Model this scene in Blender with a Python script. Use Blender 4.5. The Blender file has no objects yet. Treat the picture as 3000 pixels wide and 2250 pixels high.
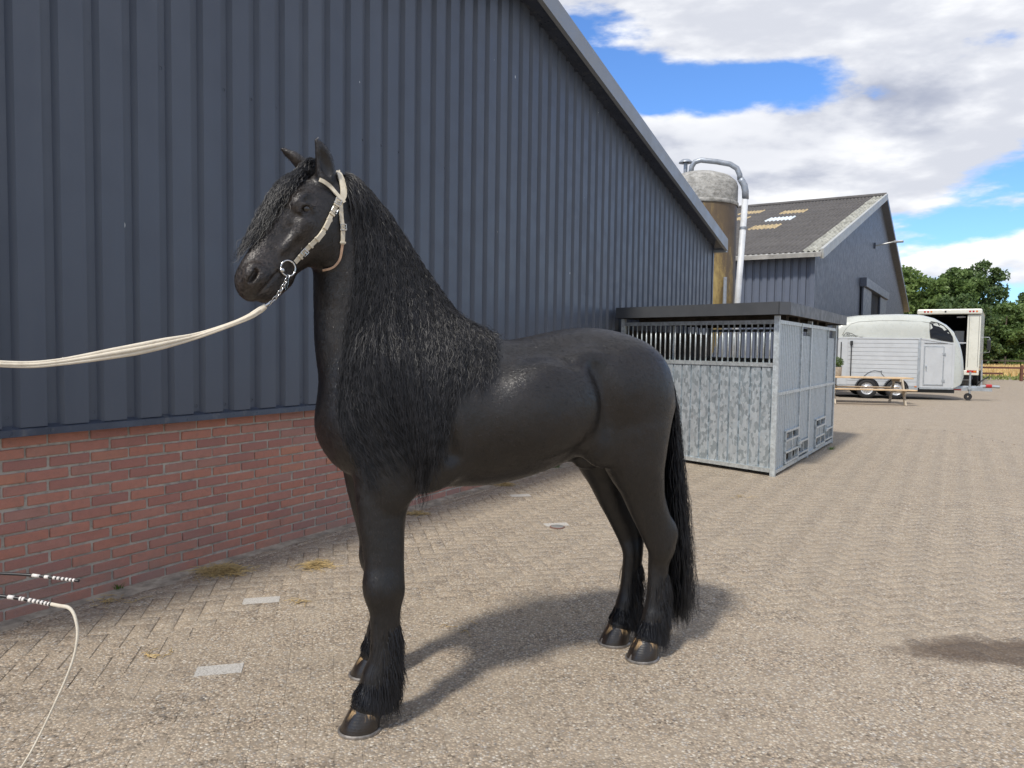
import bpy, bmesh, math, random
import numpy as np
from mathutils import Vector, Matrix

SC = bpy.context.scene
COL = SC.collection
R = math.radians

# ------------------------------------------------------------------ camera
cam_d = bpy.data.cameras.new('camera')
cam = bpy.data.objects.new('camera', cam_d)
COL.objects.link(cam)
SC.camera = cam
cam_d.sensor_fit = 'HORIZONTAL'
cam_d.sensor_width = 36.0
cam_d.lens = 25.8
cam_d.clip_start = 0.05
cam_d.clip_end = 3000
PITCH, ROLL, CAMH = R(3.0), R(0.8), 1.55
_fw = Vector((0, math.cos(PITCH), -math.sin(PITCH)))
_r0 = Vector((1, 0, 0))
_u0 = _r0.cross(_fw)
_r = _r0 * math.cos(ROLL) + _u0 * math.sin(ROLL)
_u = -_r0 * math.sin(ROLL) + _u0 * math.cos(ROLL)
_m = Matrix((_r, _u, -_fw)).transposed().to_4x4()
_m.translation = Vector((0, 0, CAMH))
cam.matrix_world = _m

# ------------------------------------------------------------------ world, sun, exposure
SUN_EL, SUN_AZ = R(52), R(180 + 55)      # direction towards the sun
SUN = Vector((math.cos(SUN_EL) * math.cos(SUN_AZ), math.cos(SUN_EL) * math.sin(SUN_AZ), math.sin(SUN_EL)))
world = bpy.data.worlds.new('World')
SC.world = world
world.use_nodes = True
wt = world.node_tree
wt.nodes.clear()


def WN(t, **kw):
    n = wt.nodes.new(t)
    for k, v in kw.items():
        setattr(n, k, v)
    return n


def wmath(op, a, b=None, c=None, clamp=False):
    n = WN('ShaderNodeMath', operation=op, use_clamp=clamp)
    for i, v in enumerate((a, b, c)):
        if v is None:
            continue
        if isinstance(v, (int, float)):
            n.inputs[i].default_value = v
        else:
            wt.links.new(v, n.inputs[i])
    return n.outputs[0]


sky = WN('ShaderNodeTexSky', sky_type='NISHITA', sun_disc=False)
sky.sun_elevation = SUN_EL
sky.sun_rotation = math.atan2(SUN.x, SUN.y)
sky.altitude = 20
sky.air_density = 1.0
sky.dust_density = 0.6
sky.ozone_density = 2.2
tc = WN('ShaderNodeTexCoord')
sep = WN('ShaderNodeSeparateXYZ')
wt.links.new(tc.outputs['Generated'], sep.inputs[0])
zz = wmath('ADD', wmath('MAXIMUM', sep.outputs[2], 0.0), 0.42)
px = wmath('DIVIDE', sep.outputs[0], zz)
py = wmath('DIVIDE', sep.outputs[1], zz)
CLOUD_OFF = (15.045, 55.233, 0.0)


def cloud_noise(dx, dy, scale, detail, rough, w=0.0):
    cmb = WN('ShaderNodeCombineXYZ')
    wt.links.new(wmath('ADD', px, CLOUD_OFF[0] + dx), cmb.inputs[0])
    wt.links.new(wmath('ADD', py, CLOUD_OFF[1] + dy), cmb.inputs[1])
    wt.links.new(wmath('MULTIPLY', sep.outputs[2], 3.2), cmb.inputs[2])
    n = WN('ShaderNodeTexNoise')
    n.inputs['Scale'].default_value = scale
    n.inputs['Detail'].default_value = detail
    n.inputs['Roughness'].default_value = rough
    n.inputs['Distortion'].default_value = 0.12
    wt.links.new(cmb.outputs[0], n.inputs['Vector'])
    return n.outputs['Fac']


def wramp(v, a, b, lo=0.0, hi=1.0):
    n = WN('ShaderNodeMapRange', interpolation_type='SMOOTHSTEP')
    wt.links.new(v, n.inputs[0])
    n.inputs[1].default_value, n.inputs[2].default_value = a, b
    n.inputs[3].default_value, n.inputs[4].default_value = lo, hi
    return n.outputs[0]


CN = cloud_noise(0, 0, 1.25, 12.0, 0.54)
mask = wramp(CN, 0.425, 0.475)
# self shading: denser towards the sun -> greyer, open towards the sun -> bright
CS = cloud_noise(SUN.x * 0.12, SUN.y * 0.12, 1.25, 8.0, 0.5)
lit = wramp(wmath('SUBTRACT', CN, CS), -0.055, 0.075)
thick = wramp(cloud_noise(0.25, 0.1, 1.25, 7.0, 0.5), 0.43, 0.62)
g1 = wmath('MULTIPLY', wmath('SUBTRACT', 1.0, lit), 0.66)
grey = wmath('ADD', g1, wmath('MULTIPLY', thick, 0.50), clamp=True)
cc = WN('ShaderNodeMix', data_type='RGBA')
cc.inputs[6].default_value = (4.7, 4.72, 4.75, 1)
cc.inputs[7].default_value = (1.75, 1.9, 2.35, 1)
wt.links.new(grey, cc.inputs[0])
mx = WN('ShaderNodeMix', data_type='RGBA')
wt.links.new(mask, mx.inputs[0])
skyg = WN('ShaderNodeMix', data_type='RGBA', blend_type='MULTIPLY')
skyg.inputs[0].default_value = 1.0
wt.links.new(sky.outputs[0], skyg.inputs[6])
skyg.inputs[7].default_value = (0.40, 0.58, 0.82, 1)
wt.links.new(skyg.outputs[2], mx.inputs[6])
wt.links.new(cc.outputs[2], mx.inputs[7])
bg = WN('ShaderNodeBackground')
bg.inputs['Strength'].default_value = 0.15
wt.links.new(mx.outputs[2], bg.inputs['Color'])
wo = WN('ShaderNodeOutputWorld')
wt.links.new(bg.outputs[0], wo.inputs['Surface'])

sun_d = bpy.data.lights.new('sun', 'SUN')
sun_d.energy = 2.1
sun_d.angle = R(5.5)
sun_d.color = (1.0, 0.94, 0.85)
sun = bpy.data.objects.new('sun', sun_d)
COL.objects.link(sun)
sun.rotation_euler = SUN.to_track_quat('Z', 'Y').to_euler()

SC.view_settings.view_transform = 'Standard'
SC.view_settings.look = 'None'
SC.view_settings.gamma = 1.0
SC.view_settings.use_curve_mapping = False
SC.view_settings.exposure = 0.80
SC.cycles.max_bounces = 8
SC.cycles.transparent_max_bounces = 8
SC.cycles.use_denoising = True
RNG = random.Random(11)
NPR = np.random.default_rng(5)


# ------------------------------------------------------------------ material helpers
class NT:
    def __init__(s, name):
        s.m = bpy.data.materials.new(name)
        s.m.use_nodes = True
        s.t = s.m.node_tree
        s.b = s.t.nodes['Principled BSDF']

    def n(s, t, **kw):
        x = s.t.nodes.new(t)
        for k, v in kw.items():
            setattr(x, k, v)
        return x

    def set(s, inp, v):
        if isinstance(v, bpy.types.NodeSocket):
            s.t.links.new(v, inp)
        elif isinstance(v, (tuple, list)) and len(v) == 3 and inp.type == 'RGBA':
            inp.default_value = (*v, 1)
        else:
            inp.default_value = v

    def P(s, **kw):
        for k, v in kw.items():
            s.set(s.b.inputs[k.replace('_', ' ')], v)

    def math(s, op, a, b=None, c=None, clamp=False):
        x = s.n('ShaderNodeMath', operation=op, use_clamp=clamp)
        for i, v in enumerate((a, b, c)):
            if v is not None:
                s.set(x.inputs[i], v)
        return x.outputs[0]

    def mix(s, f, a, b, mode='MIX'):
        x = s.n('ShaderNodeMix', data_type='RGBA', blend_type=mode)
        s.set(x.inputs[0], f)
        s.set(x.inputs[6], a)
        s.set(x.inputs[7], b)
        return x.outputs[2]

    def co(s, kind='Object', scale=None):
        if kind == 'World':
            v = s.n('ShaderNodeNewGeometry').outputs['Position']
        else:
            v = s.n('ShaderNodeTexCoord').outputs[kind]
        if scale is not None:
            mp = s.n('ShaderNodeMapping')
            mp.inputs['Scale'].default_value = scale
            s.t.links.new(v, mp.inputs['Vector'])
            v = mp.outputs[0]
        return v

    def noise(s, vec, scale, detail=3, rough=.5, dist=0., out='Fac'):
        x = s.n('ShaderNodeTexNoise')
        s.t.links.new(vec, x.inputs['Vector'])
        x.inputs['Scale'].default_value = scale
        x.inputs['Detail'].default_value = detail
        x.inputs['Roughness'].default_value = rough
        x.inputs['Distortion'].default_value = dist
        return x.outputs[out]

    def vor(s, vec, scale, feat='F1', rnd=1.0):
        x = s.n('ShaderNodeTexVoronoi', feature=feat)
        s.t.links.new(vec, x.inputs['Vector'])
        x.inputs['Scale'].default_value = scale
        x.inputs['Randomness'].default_value = rnd
        return x

    def rng(s, v, a, b, lo=0., hi=1., smooth=True):
        x = s.n('ShaderNodeMapRange', interpolation_type='SMOOTHSTEP' if smooth else 'LINEAR')
        s.set(x.inputs[0], v)
        for i, q in enumerate((a, b, lo, hi)):
            s.set(x.inputs[i + 1], q)
        return x.outputs[0]

    def ramp(s, v, stops, interp='LINEAR'):
        x = s.n('ShaderNodeValToRGB')
        x.color_ramp.interpolation = interp
        e = x.color_ramp.elements
        while len(e) > 1:
            e.remove(e[-1])
        e[0].position, e[0].color = stops[0][0], (*stops[0][1], 1)
        for p, c in stops[1:]:
            q = e.new(p)
            q.color = (*c, 1)
        s.t.links.new(v, x.inputs[0])
        return x.outputs[0]

    def bump(s, h, strength=.3, dist=.01, prev=None):
        x = s.n('ShaderNodeBump')
        x.inputs['Strength'].default_value = strength
        x.inputs['Distance'].default_value = dist
        s.t.links.new(h, x.inputs['Height'])
        if prev is not None:
            s.t.links.new(prev, x.inputs['Normal'])
        return x.outputs[0]


MATS = {}


def pm(name, col, rough=.5, metal=0., var=.18, vs=3., bump=0., bs=60., coat=0., spec=.5, dirt=None, co='World', **kw):
    """plain procedural material: colour with uneven tone, wear and fine relief"""
    if name in MATS:
        return MATS[name]
    t = NT(name)
    v = t.co(co)
    a = t.noise(v, vs, 5, .6)
    c = t.mix(t.rng(a, .3, .7), tuple(x * (1 - var) for x in col), tuple(min(1, x * (1 + var)) for x in col))
    if dirt:
        d = t.rng(t.noise(v, vs * 2.7, 6, .65), .52, .72, 0, dirt[1])
        c = t.mix(d, c, dirt[0])
    t.P(Base_Color=c, Metallic=metal, Coat_Weight=coat, Specular_IOR_Level=spec)
    t.P(Roughness=t.rng(t.noise(v, vs * 6, 3), .3, .7, max(.03, rough - .08), min(1, rough + .08)))
    if bump:
        t.P(Normal=t.bump(t.noise(v, bs, 4, .6), bump, .004))
    MATS[name] = t.m
    return t.m


# ------------------------------------------------------------------ mesh helpers
class MB:
    def __init__(s):
        s.v, s.f, s.mi = [], [], []

    def add(s, vs, fs, M=None, mi=0):
        o = len(s.v)
        if M is not None:
            vs = [M @ Vector(p) for p in vs]
        s.v += [tuple(p) for p in vs]
        s.f += [tuple(i + o for i in q) for q in fs]
        s.mi += [mi] * len(fs)
        return s

    def box(s, x0, x1, y0, y1, z0, z1, M=None, mi=0, bev=0.):
        if bev <= 0:
            vs = [(x0, y0, z0), (x1, y0, z0), (x1, y1, z0), (x0, y1, z0), (x0, y0, z1), (x1, y0, z1), (x1, y1, z1), (x0, y1, z1)]
            return s.add(vs, [(0, 3, 2, 1), (4, 5, 6, 7), (0, 1, 5, 4), (1, 2, 6, 5), (2, 3, 7, 6), (3, 0, 4, 7)], M, mi)
        b = bmesh.new()
        bmesh.ops.create_cube(b, size=1)
        for v in b.verts:
            v.co = ((x0 + x1) / 2 + v.co.x * (x1 - x0), (y0 + y1) / 2 + v.co.y * (y1 - y0), (z0 + z1) / 2 + v.co.z * (z1 - z0))
        bmesh.ops.bevel(b, geom=b.edges[:], offset=bev, segments=2, affect='EDGES', profile=.5)
        b.verts.index_update()
        s.add([v.co.copy() for v in b.verts], [[v.index for v in f.verts] for f in b.faces], M, mi)
        b.free()
        return s

    def tube(s, pts, r, n=8, M=None, mi=0, caps=True, flat=None):
        pts = [Vector(p) for p in pts]
        rs = r if isinstance(r, (list, tuple)) else [r] * len(pts)
        vs, fs = [], []
        up = None
        for i, p in enumerate(pts):
            a = pts[max(0, i - 1)]
            b = pts[min(len(pts) - 1, i + 1)]
            t = (b - a).normalized()
            if up is None:
                up = Vector((0, 0, 1)) if abs(t.z) < .9 else Vector((1, 0, 0))
            x = (up - t * up.dot(t)).normalized()
            y = t.cross(x)
            up = x
            for k in range(n):
                q = 2 * math.pi * k / n
                vs.append(p + (x * math.cos(q) + y * math.sin(q) * (flat or 1.)) * rs[i])
        for i in range(len(pts) - 1):
            for k in range(n):
                fs.append((i * n + k, i * n + (k + 1) % n, (i + 1) * n + (k + 1) % n, (i + 1) * n + k))
        if caps:
            fs.append(tuple(range(n))[::-1])
            fs.append(tuple((len(pts) - 1) * n + k for k in range(n)))
        return s.add(vs, fs, M, mi)

    def lathe(s, prof, n=32, M=None, mi=0, a0=0., a1=2 * math.pi):
        full = abs(a1 - a0 - 2 * math.pi) < 1e-6
        m = n if full else n + 1
        vs, fs = [], []
        for (r, z) in prof:
            for k in range(m):
                q = a0 + (a1 - a0) * k / n
                vs.append((r * math.cos(q), r * math.sin(q), z))
        for i in range(len(prof) - 1):
            for k in range(n):
                k2 = (k + 1) % m
                fs.append((i * m + k, i * m + k2, (i + 1) * m + k2, (i + 1) * m + k))
        return s.add(vs, fs, M, mi)

    def prism(s, poly, h0, h1, M=None, mi=0):
        """poly in xy, extruded in z"""
        n = len(poly)
        vs = [(x, y, h0) for x, y in poly] + [(x, y, h1) for x, y in poly]
        fs = [tuple(range(n))[::-1], tuple(range(n, 2 * n))] + [(i, (i + 1) % n, n + (i + 1) % n, n + i) for i in range(n)]
        return s.add(vs, fs, M, mi)

    def mesh(s, name, mats=None, smooth=False):
        me = bpy.data.meshes.new(name)
        me.from_pydata(s.v, [], s.f)
        if mats is not None:
            for m in (mats if isinstance(mats, (list, tuple)) else [mats]):
                me.materials.append(m)
            if any(s.mi):
                me.polygons.foreach_set('material_index', s.mi)
        if smooth:
            me.polygons.foreach_set('use_smooth', [True] * len(me.polygons))
            if smooth != 'all':
                me.set_sharp_from_angle(angle=R(40))
        me.update()
        return me

    def obj(s, name, mats, parent=None, smooth=False, **props):
        return link(name, s.mesh(name, mats, smooth), parent, **props)


def link(name, data, parent=None, loc=None, rotz=None, **props):
    o = bpy.data.objects.new(name, data)
    COL.objects.link(o)
    if parent is not None:
        o.parent = parent
    if loc is not None:
        o.location = loc
    if rotz is not None:
        o.rotation_euler = (0, 0, rotz)
    for k, v in props.items():
        o[k] = v
    return o


def thing(name, label, cat, loc=(0, 0, 0), rotz=0., group=None):
    o = link(name, None, None, loc, rotz, label=label, category=cat)
    o.empty_display_size = .1
    if group:
        o['group'] = group
    return o


def T(x=0, y=0, z=0, rx=0, ry=0, rz=0, s=None):
    M = Matrix.Translation((x, y, z)) @ Matrix.Rotation(rz, 4, 'Z') @ Matrix.Rotation(ry, 4, 'Y') @ Matrix.Rotation(rx, 4, 'X')
    if s:
        M = M @ Matrix.Diagonal((*s, 1))
    return M


def npmesh(name, V, Q, mat, smooth=True):
    """fast mesh from numpy arrays, Q: (n,3) or (n,4)"""
    me = bpy.data.meshes.new(name)
    V = np.ascontiguousarray(V, np.float32)
    Q = np.ascontiguousarray(Q, np.int32)
    k = Q.shape[1]
    me.vertices.add(len(V))
    me.vertices.foreach_set('co', V.ravel())
    me.loops.add(Q.size)
    me.loops.foreach_set('vertex_index', Q.ravel())
    me.polygons.add(len(Q))
    me.polygons.foreach_set('loop_start', np.arange(0, Q.size, k, dtype=np.int32))
    me.polygons.foreach_set('loop_total', np.full(len(Q), k, np.int32))
    if smooth:
        me.polygons.foreach_set('use_smooth', np.ones(len(Q), bool))
    me.update(calc_edges=True)
    if mat is not None:
        me.materials.append(mat)
    return me
# ================================================================== materials of the setting
def mat_pebble(name, paver):
    t = NT(name)
    v = t.co('World')
    vo = t.vor(t.co('World', (1, 1, .3)), 84)
    w = t.n('ShaderNodeSeparateColor')
    t.t.links.new(vo.outputs['Color'], w.inputs[0])
    peb = t.ramp(w.outputs[0], [(0., (.09, .072, .055)), (.14, (.30, .245, .18)), (.36, (.47, .385, .285)), (.55, (.39, .305, .225)), (.72, (.58, .50, .385)), (.86, (.30, .28, .26)), (.95, (.68, .63, .54)), (1., (.11, .105, .10))])
    gap = t.rng(vo.outputs['Distance'], .40, .62)
    big = t.noise(v, .55, 4, .6)
    mid = t.noise(v, 3.2, 5, .65)
    c = t.mix(t.math('MULTIPLY', gap, .75), peb, (.185, .15, .115))
    c = t.mix(t.rng(mid, .32, .72, .0, .40), c, (.42, .355, .27))
    c = t.mix(t.rng(big, .35, .7, 0, .28), c, (.33, .275, .21))
    if paver:
        at = t.n('ShaderNodeAttribute', attribute_name='tint').outputs['Fac']
        oi = t.n('ShaderNodeObjectInfo').outputs['Random']
        tn = t.rng(t.math('FRACT', t.math('ADD', at, oi)), 0, 1, .975, 1.025, smooth=False)
        m = t.n('ShaderNodeMix', data_type='RGBA', blend_type='MULTIPLY')
        m.inputs[0].default_value = 1.0
        t.t.links.new(c, m.inputs[6])
        t.t.links.new(tn, m.inputs[7])
        c = m.outputs[2]
    # a damp, dark stain on the yard with its own ragged shape
    sx = t.n('ShaderNodeSeparateXYZ')
    t.t.links.new(v, sx.inputs[0])
    ex = t.math('DIVIDE', t.math('SUBTRACT', sx.outputs[0], 2.48), .46)
    ey = t.math('DIVIDE', t.math('SUBTRACT', sx.outputs[1], 3.74), .20)
    rr = t.math('SQRT', t.math('ADD', t.math('MULTIPLY', ex, ex), t.math('MULTIPLY', ey, ey)))
    rr = t.math('ADD', rr, t.math('MULTIPLY', t.math('SUBTRACT', t.noise(v, 5, 5, .7), .5), 1.6))
    c = t.mix(t.rng(rr, .55, 1.2, .78, 0.), c, (.075, .052, .038))
    t.P(Base_Color=c, Roughness=.88, Specular_IOR_Level=.3)
    h = t.math('SUBTRACT', 1.0, t.rng(vo.outputs['Distance'], .05, .65))
    t.P(Normal=t.bump(h, .6, .005))
    return t.m


M_PAVER = mat_pebble('washed_pebble_concrete', True)
M_YARD = mat_pebble('washed_pebble_yard', False)
M_SAND = pm('joint_sand', (.17, .14, .105), .95, 0, .3, 9, .5, 220)
t = NT('white_marker_paver')
v = t.co('World')
t.P(Base_Color=t.mix(t.rng(t.noise(v, 130, 3, .7), .42, .66), (.52, .50, .46), (.30, .28, .25)), Roughness=.85)
t.P(Normal=t.bump(t.noise(v, 160, 3), .4, .003))
M_WPAVER = t.m

# ================================================================== ground
gmesh = MB()
gmesh.add([(-60, -40, 0), (120, -40, 0), (120, 46, 0), (-60, 46, 0)], [(0, 1, 2, 3)])
yard = gmesh.obj('yard_ground', M_YARD, kind='structure')
yard.location.z = -.012
t = NT('dry_grass_field')
v = t.co('World')
t.P(Base_Color=t.mix(t.rng(t.noise(v, .5, 6, .7), .35, .65), (.56, .40, .19), (.42, .31, .13)), Roughness=.95)
M_FIELD = t.m
M_GRASSG = pm('green_grass_ground', (.10, .12, .035), .95, 0, .4, 1.5)
fm = MB()
fm.add([(-300, 46, 0), (500, 46, 0), (900, 1400, 0), (-700, 1400, 0)], [(0, 1, 2, 3)])
fo = fm.obj('field_ground', M_FIELD, kind='structure')
fo.location.z = -.03

# herringbone paving at 45 degrees to the barn
DW = Vector((.518, .855, 0)).normalized()          # direction of the long barn wall
BW0 = Vector((-1.451, 6.07, 0))                     # a point on its base
NW = Vector((.855, -.518, 0)).normalized()          # out of the wall, into the yard
PU = R(13.8)
pu, pv = Vector((math.cos(PU), math.sin(PU), 0)), Vector((-math.sin(PU), math.cos(PU), 0))
PS = .105
whites = [Vector((-1.245, 3.40, 0)), Vector((-1.60, 4.425, 0)), Vector((.175, 7.55, 0)), Vector((.47, 6.24, 0))]


def paver_geo(l, w, gap, e, h):
    a, b = l / 2 - gap, w / 2 - gap
    vs = [(-a, -b, -.03), (a, -b, -.03), (a, b, -.03), (-a, b, -.03), (-a, -b, -h), (a, -b, -h), (a, b, -h), (-a, b, -h),
          (-a + e, -b + e, 0), (a - e, -b + e, 0), (a - e, b - e, 0), (-a + e, b - e, 0)]
    fs = [(8, 9, 10, 11)] + [(i, (i + 1) % 4, 4 + (i + 1) % 4, 4 + i) for i in range(4)] + [(4 + i, 4 + (i + 1) % 4, 8 + (i + 1) % 4, 8 + i) for i in range(4)]
    return vs, fs


PVS, PFS = paver_geo(2 * PS, PS, .0004, .0008, .0006)
PVW, _ = paver_geo(2 * PS, PS, .0024, .0034, .0030)          # worn edges and open joints near the wall
cells = []
n0 = 110
for i in range(-n0, n0):
    for j in range(-n0, n0 + 60):
        r = (i - j) % 4
        if r == 0:
            cx_, cy_, rot = (i + 1) * PS, (j + .5) * PS, 0
        elif r == 3:
            cx_, cy_, rot = (i + .5) * PS, (j + 1) * PS, 1
        else:
            continue
        p = pu * cx_ + pv * cy_ + Vector((0, 4.0, 0))
        if not (-4.5 < p.x < 8.5 and .2 < p.y < 14.5) or (p - BW0).dot(NW) < .235:
            continue
        cells.append((p, PU + rot * math.pi / 2, False))
sa = math.atan2(DW.y, DW.x)
for k in range(-30, 70):                             # a border row along the wall
    for row in (0, 1):
        p = BW0 + DW * ((k + .5 * row) * .211) + NW * (.04 + .0525 + row * .1055)
        if -6 < p.x < 8.5 and .2 < p.y < 15:
            cells.append((p, sa, True))
wp = []
for q in whites:
    best = min((c for c in cells if abs(c[1] - PU) < .01), key=lambda c: (c[0] - q).length)
    wp.append(best)
pave = link('paving', None, None, (0, 0, 0), 0., kind='structure')
base = MB()
base.add([(-7, .1, 0), (8.4, .1, 0), (8.4, 14.4, 0), (-7, 14.4, 0)], [(0, 1, 2, 3)])
bo = base.obj('sand_bed', M_SAND, pave)
bo.location.z = -.0040
cmw = cam.matrix_world.inverted()


def in_frame(p, mx=.0):
    q = cmw @ p
    if q.z > -.1:
        return False
    return abs(q.x / -q.z) < .6977 + mx and abs(q.y / -q.z) < .5233 + mx


vis = sorted((c for c in cells if in_frame(c[0]) and c not in wp), key=lambda c: (c[0] - cam.location).length)
near = set(id(c) for c in vis[:296])
pme = MB().add(PVS, PFS).mesh('paver', M_PAVER)
pmw = MB().add(PVW, PFS).mesh('paver', M_PAVER)
wme = MB().add(PVS, PFS).mesh('white_paver', M_WPAVER)
bulk_v, bulk_f, tints = [], [], []


def worn(p):
    d_ = (p - BW0).dot(NW)
    return d_ < .75 + .35 * math.sin(p.x * 2.3 + p.y * 1.7)


for c in cells:
    p, a, bd = c
    dz, tx, ty = RNG.gauss(0, .0003), RNG.gauss(0, .0009), RNG.gauss(0, .0009)
    if c in wp or id(c) in near:
        o = link('white_paver' if c in wp else 'paver', wme if c in wp else (pmw if worn(p) else pme), pave, (p.x, p.y, dz + (.001 if c in wp else 0)))
        o.rotation_euler = (tx * .6, ty * .6, a)
        continue
    M = Matrix.Translation((p.x, p.y, dz)) @ Matrix.Rotation(a, 4, 'Z') @ Matrix.Rotation(tx, 4, 'X') @ Matrix.Rotation(ty, 4, 'Y')
    o = len(bulk_v)
    bulk_v += [tuple(M @ Vector(q)) for q in (PVW if worn(p) else PVS)]
    bulk_f += [tuple(i + o for i in q) for q in PFS]
    tints += [RNG.random()] * len(PVS)
bm_ = npmesh('paver_field', np.array(bulk_v), np.array(bulk_f), M_PAVER, smooth=False)
at_ = bm_.attributes.new('tint', 'FLOAT', 'POINT')
at_.data.foreach_set('value', tints)
link('paver_field', bm_, pave, kind='stuff')

# grit and old mortar washed against the foot of the wall
gs = MB()
npt = 260
vs_ = []
for i in range(npt + 1):
    t_ = -4.8 + i * (14.6 / npt)
    w_ = .055 + .055 * max(0., math.sin(i * .37) + .8 * math.sin(i * .131 + 1) + .5 * math.sin(i * 1.13)) + RNG.uniform(0, .022)
    a_, b_ = BW0 + DW * t_ + NW * -.03, BW0 + DW * t_ + NW * w_
    vs_ += [(a_.x, a_.y, .007), (b_.x, b_.y, .0005)]
gs.add(vs_, [(2 * i, 2 * i + 1, 2 * i + 3, 2 * i + 2) for i in range(npt)])
gs.obj('grit_strip', pm('washed_grit', (.33, .29, .23), .95, 0, .35, 9, .6, 120, dirt=((.16, .13, .10), .6)), pave)

# ================================================================== the long barn on the left
t = NT('anthracite_cladding')
v = t.co('World')
ns = t.noise(t.co('World', (1, 1, .12)), 2.5, 4, .55)
c = t.mix(t.rng(ns, .3, .7), (.072, .086, .114), (.084, .099, .127))
sp = t.vor(t.co('World', (1, 1, .38)), 9.0)
sp2 = t.vor(t.co('World', (1, 1, .5)), 3.1)
speck = t.math('MULTIPLY', t.rng(sp.outputs['Distance'], .022, .036, 1, 0), t.rng(t.noise(v, 2.2, 2), .60, .64))
speck = t.math('MAXIMUM', speck, t.math('MULTIPLY', t.rng(sp2.outputs['Distance'], .020, .034, .9, 0), t.rng(sp2.outputs['Color'], .55, .60)))
c = t.mix(speck, c, (.62, .62, .60))
t.P(Base_Color=c, Roughness=t.rng(t.noise(v, 5, 4), .3, .7, .36, .48), Specular_IOR_Level=.5)
t.P(Normal=t.bump(t.noise(v, 420, 2), .05, .001, t.bump(t.noise(t.co('World', (1, 1, .25)), 3.5, 2), .10, .012)))
M_CLAD = t.m
M_TRIM = pm('grey_verge_trim', (.30, .315, .325), .42, .15, .06, .7, .05, 200)
M_FLASH = pm('anthracite_flashing', (.060, .072, .100), .35, .2, .15, 5, dirt=((.25, .24, .22), .35))
M_SCREW = pm('screw_head', (.012, .013, .017), .5, .3, .2, 40)
t = NT('red_brick')
v = t.co('World')
oi = t.n('ShaderNodeObjectInfo').outputs['Random']
at = t.n('ShaderNodeAttribute', attribute_name='tint').outputs['Fac']
rr = t.math('FRACT', t.math('ADD', oi, at))
c = t.ramp(rr, [(0., (.50, .185, .120)), (.2, (.56, .225, .150)), (.45, (.48, .190, .140)), (.62, (.38, .155, .130)), (.8, (.54, .235, .170)), (.93, (.43, .215, .175)), (1., (.58, .230, .130))])
c = t.mix(t.rng(t.noise(v, 22, 6, .7), .4, .72, 0, .45), c, (.30, .135, .105))
sz = t.n('ShaderNodeSeparateXYZ')
t.t.links.new(v, sz.inputs[0])
dust = t.math('MULTIPLY', t.rng(sz.outputs[2], .05, .42, .55, .06), t.rng(t.noise(v, 3.5, 5, .65), .3, .65))
c = t.mix(dust, c, (.30, .22, .185))
c = t.mix(t.rng(t.noise(v, 60, 5, .75), .60, .72, 0, .6), c, (.48, .40, .34))
c = t.mix(.30, c, (.27, .19, .165))
t.P(Base_Color=c, Roughness=.86, Specular_IOR_Level=.3)
t.P(Normal=t.bump(t.noise(v, 75, 6, .7), .7, .006))
M_BRICK = t.m
M_MORTAR = pm('grey_mortar', (.40, .37, .32), .95, 0, .22, 12, .6, 160, dirt=((.13, .115, .095), .5))

barn = thing('clad_barn', 'long anthracite barn with ribbed steel cladding above a red brick plinth', 'barn', BW0, sa)
# barn axes: x along the gable wall (away from the camera), y into the building
X0, X1 = -5.1, 10.52                      # ends of the gable wall
RIDGE_X = 2.71
EAVE, SLOPE = 3.62, math.tan(R(13.2))


def wall_top(x):
    return EAVE + SLOPE * ((X1 - x) if x > RIDGE_X else max(0., (X1 - RIDGE_X) - (RIDGE_X - x)))


PLZ = 1.03                                # top of the brick plinth
# cladding sheets, each four ribs wide, each an own sheet that laps over the next
PIT = .230
RIB = [(0., .0), (.128, .0), (.140, .034), (.196, .034), (.222, .0)]      # (along, recess)
PH0 = .115                                # phase: ribs start here
k0 = int((X0 - PH0) / (PIT * 4)) - 1
sheet_no = 0
for k in range(k0, 60):
    xs0 = PH0 + k * PIT * 4
    if xs0 > X1 - .02 or xs0 + 4 * PIT < X0:
        continue
    prof = []
    for r_ in range(4):
        prof += [(xs0 + r_ * PIT + a, dpt) for a, dpt in RIB]
    prof.append((xs0 + 4 * PIT + .004, 0.))
    prof = [(x, d_) for x, d_ in prof if X0 <= x <= X1]
    if prof[-1][0] >= X1 - .3:
        prof.append((X1, 0.))
    jit = RNG.uniform(-.0015, .0015)
    vs, fs = [], []
    zb = PLZ + .034 + RNG.uniform(-.003, .003)
    for x, d_ in prof:
        vs += [(x, -.045 + d_ + jit, zb), (x, -.045 + d_ + jit, wall_top(x))]
    for i in range(len(prof) - 1):
        fs.append((2 * i, 2 * i + 2, 2 * i + 3, 2 * i + 1))
    m = len(vs)
    vs += [(x, y + .0012, z) for x, y, z in vs]
    fs += [tuple(q + m for q in f[::-1]) for f in fs]
    # lower edge and lap edge closed
    for i in range(len(prof) - 1):
        fs.append((2 * i, m + 2 * i, m + 2 * i + 2, 2 * i + 2))
    e = 2 * (len(prof) - 1)
    fs.append((e, m + e, m + e + 1, e + 1))
    fs.append((0, 1, m + 1, m))
    MB().add(vs, fs).obj('cladding_sheet', M_CLAD, barn)
    sheet_no += 1
# screws in the valleys
scr = MB().lathe([(.0001, -.006), (.006, -.006), (.008, -.003), (.010, 0)], 8, T(rx=R(90))).mesh('screw', M_SCREW, True)
for r_ in range(-13, 44):
    x = PH0 + r_ * PIT + .168
    if not (X0 < x < X1 - .1):
        continue
    for z in (1.12, 3.27):
        if (z > 3 and (r_ % 2) and RNG.random() < .6) or z > wall_top(x) - .1 or RNG.random() < .12:
            continue
        link('screw', scr, barn, (x + RNG.uniform(-.006, .006), -.013, z + RNG.uniform(-.01, .01)))
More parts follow.
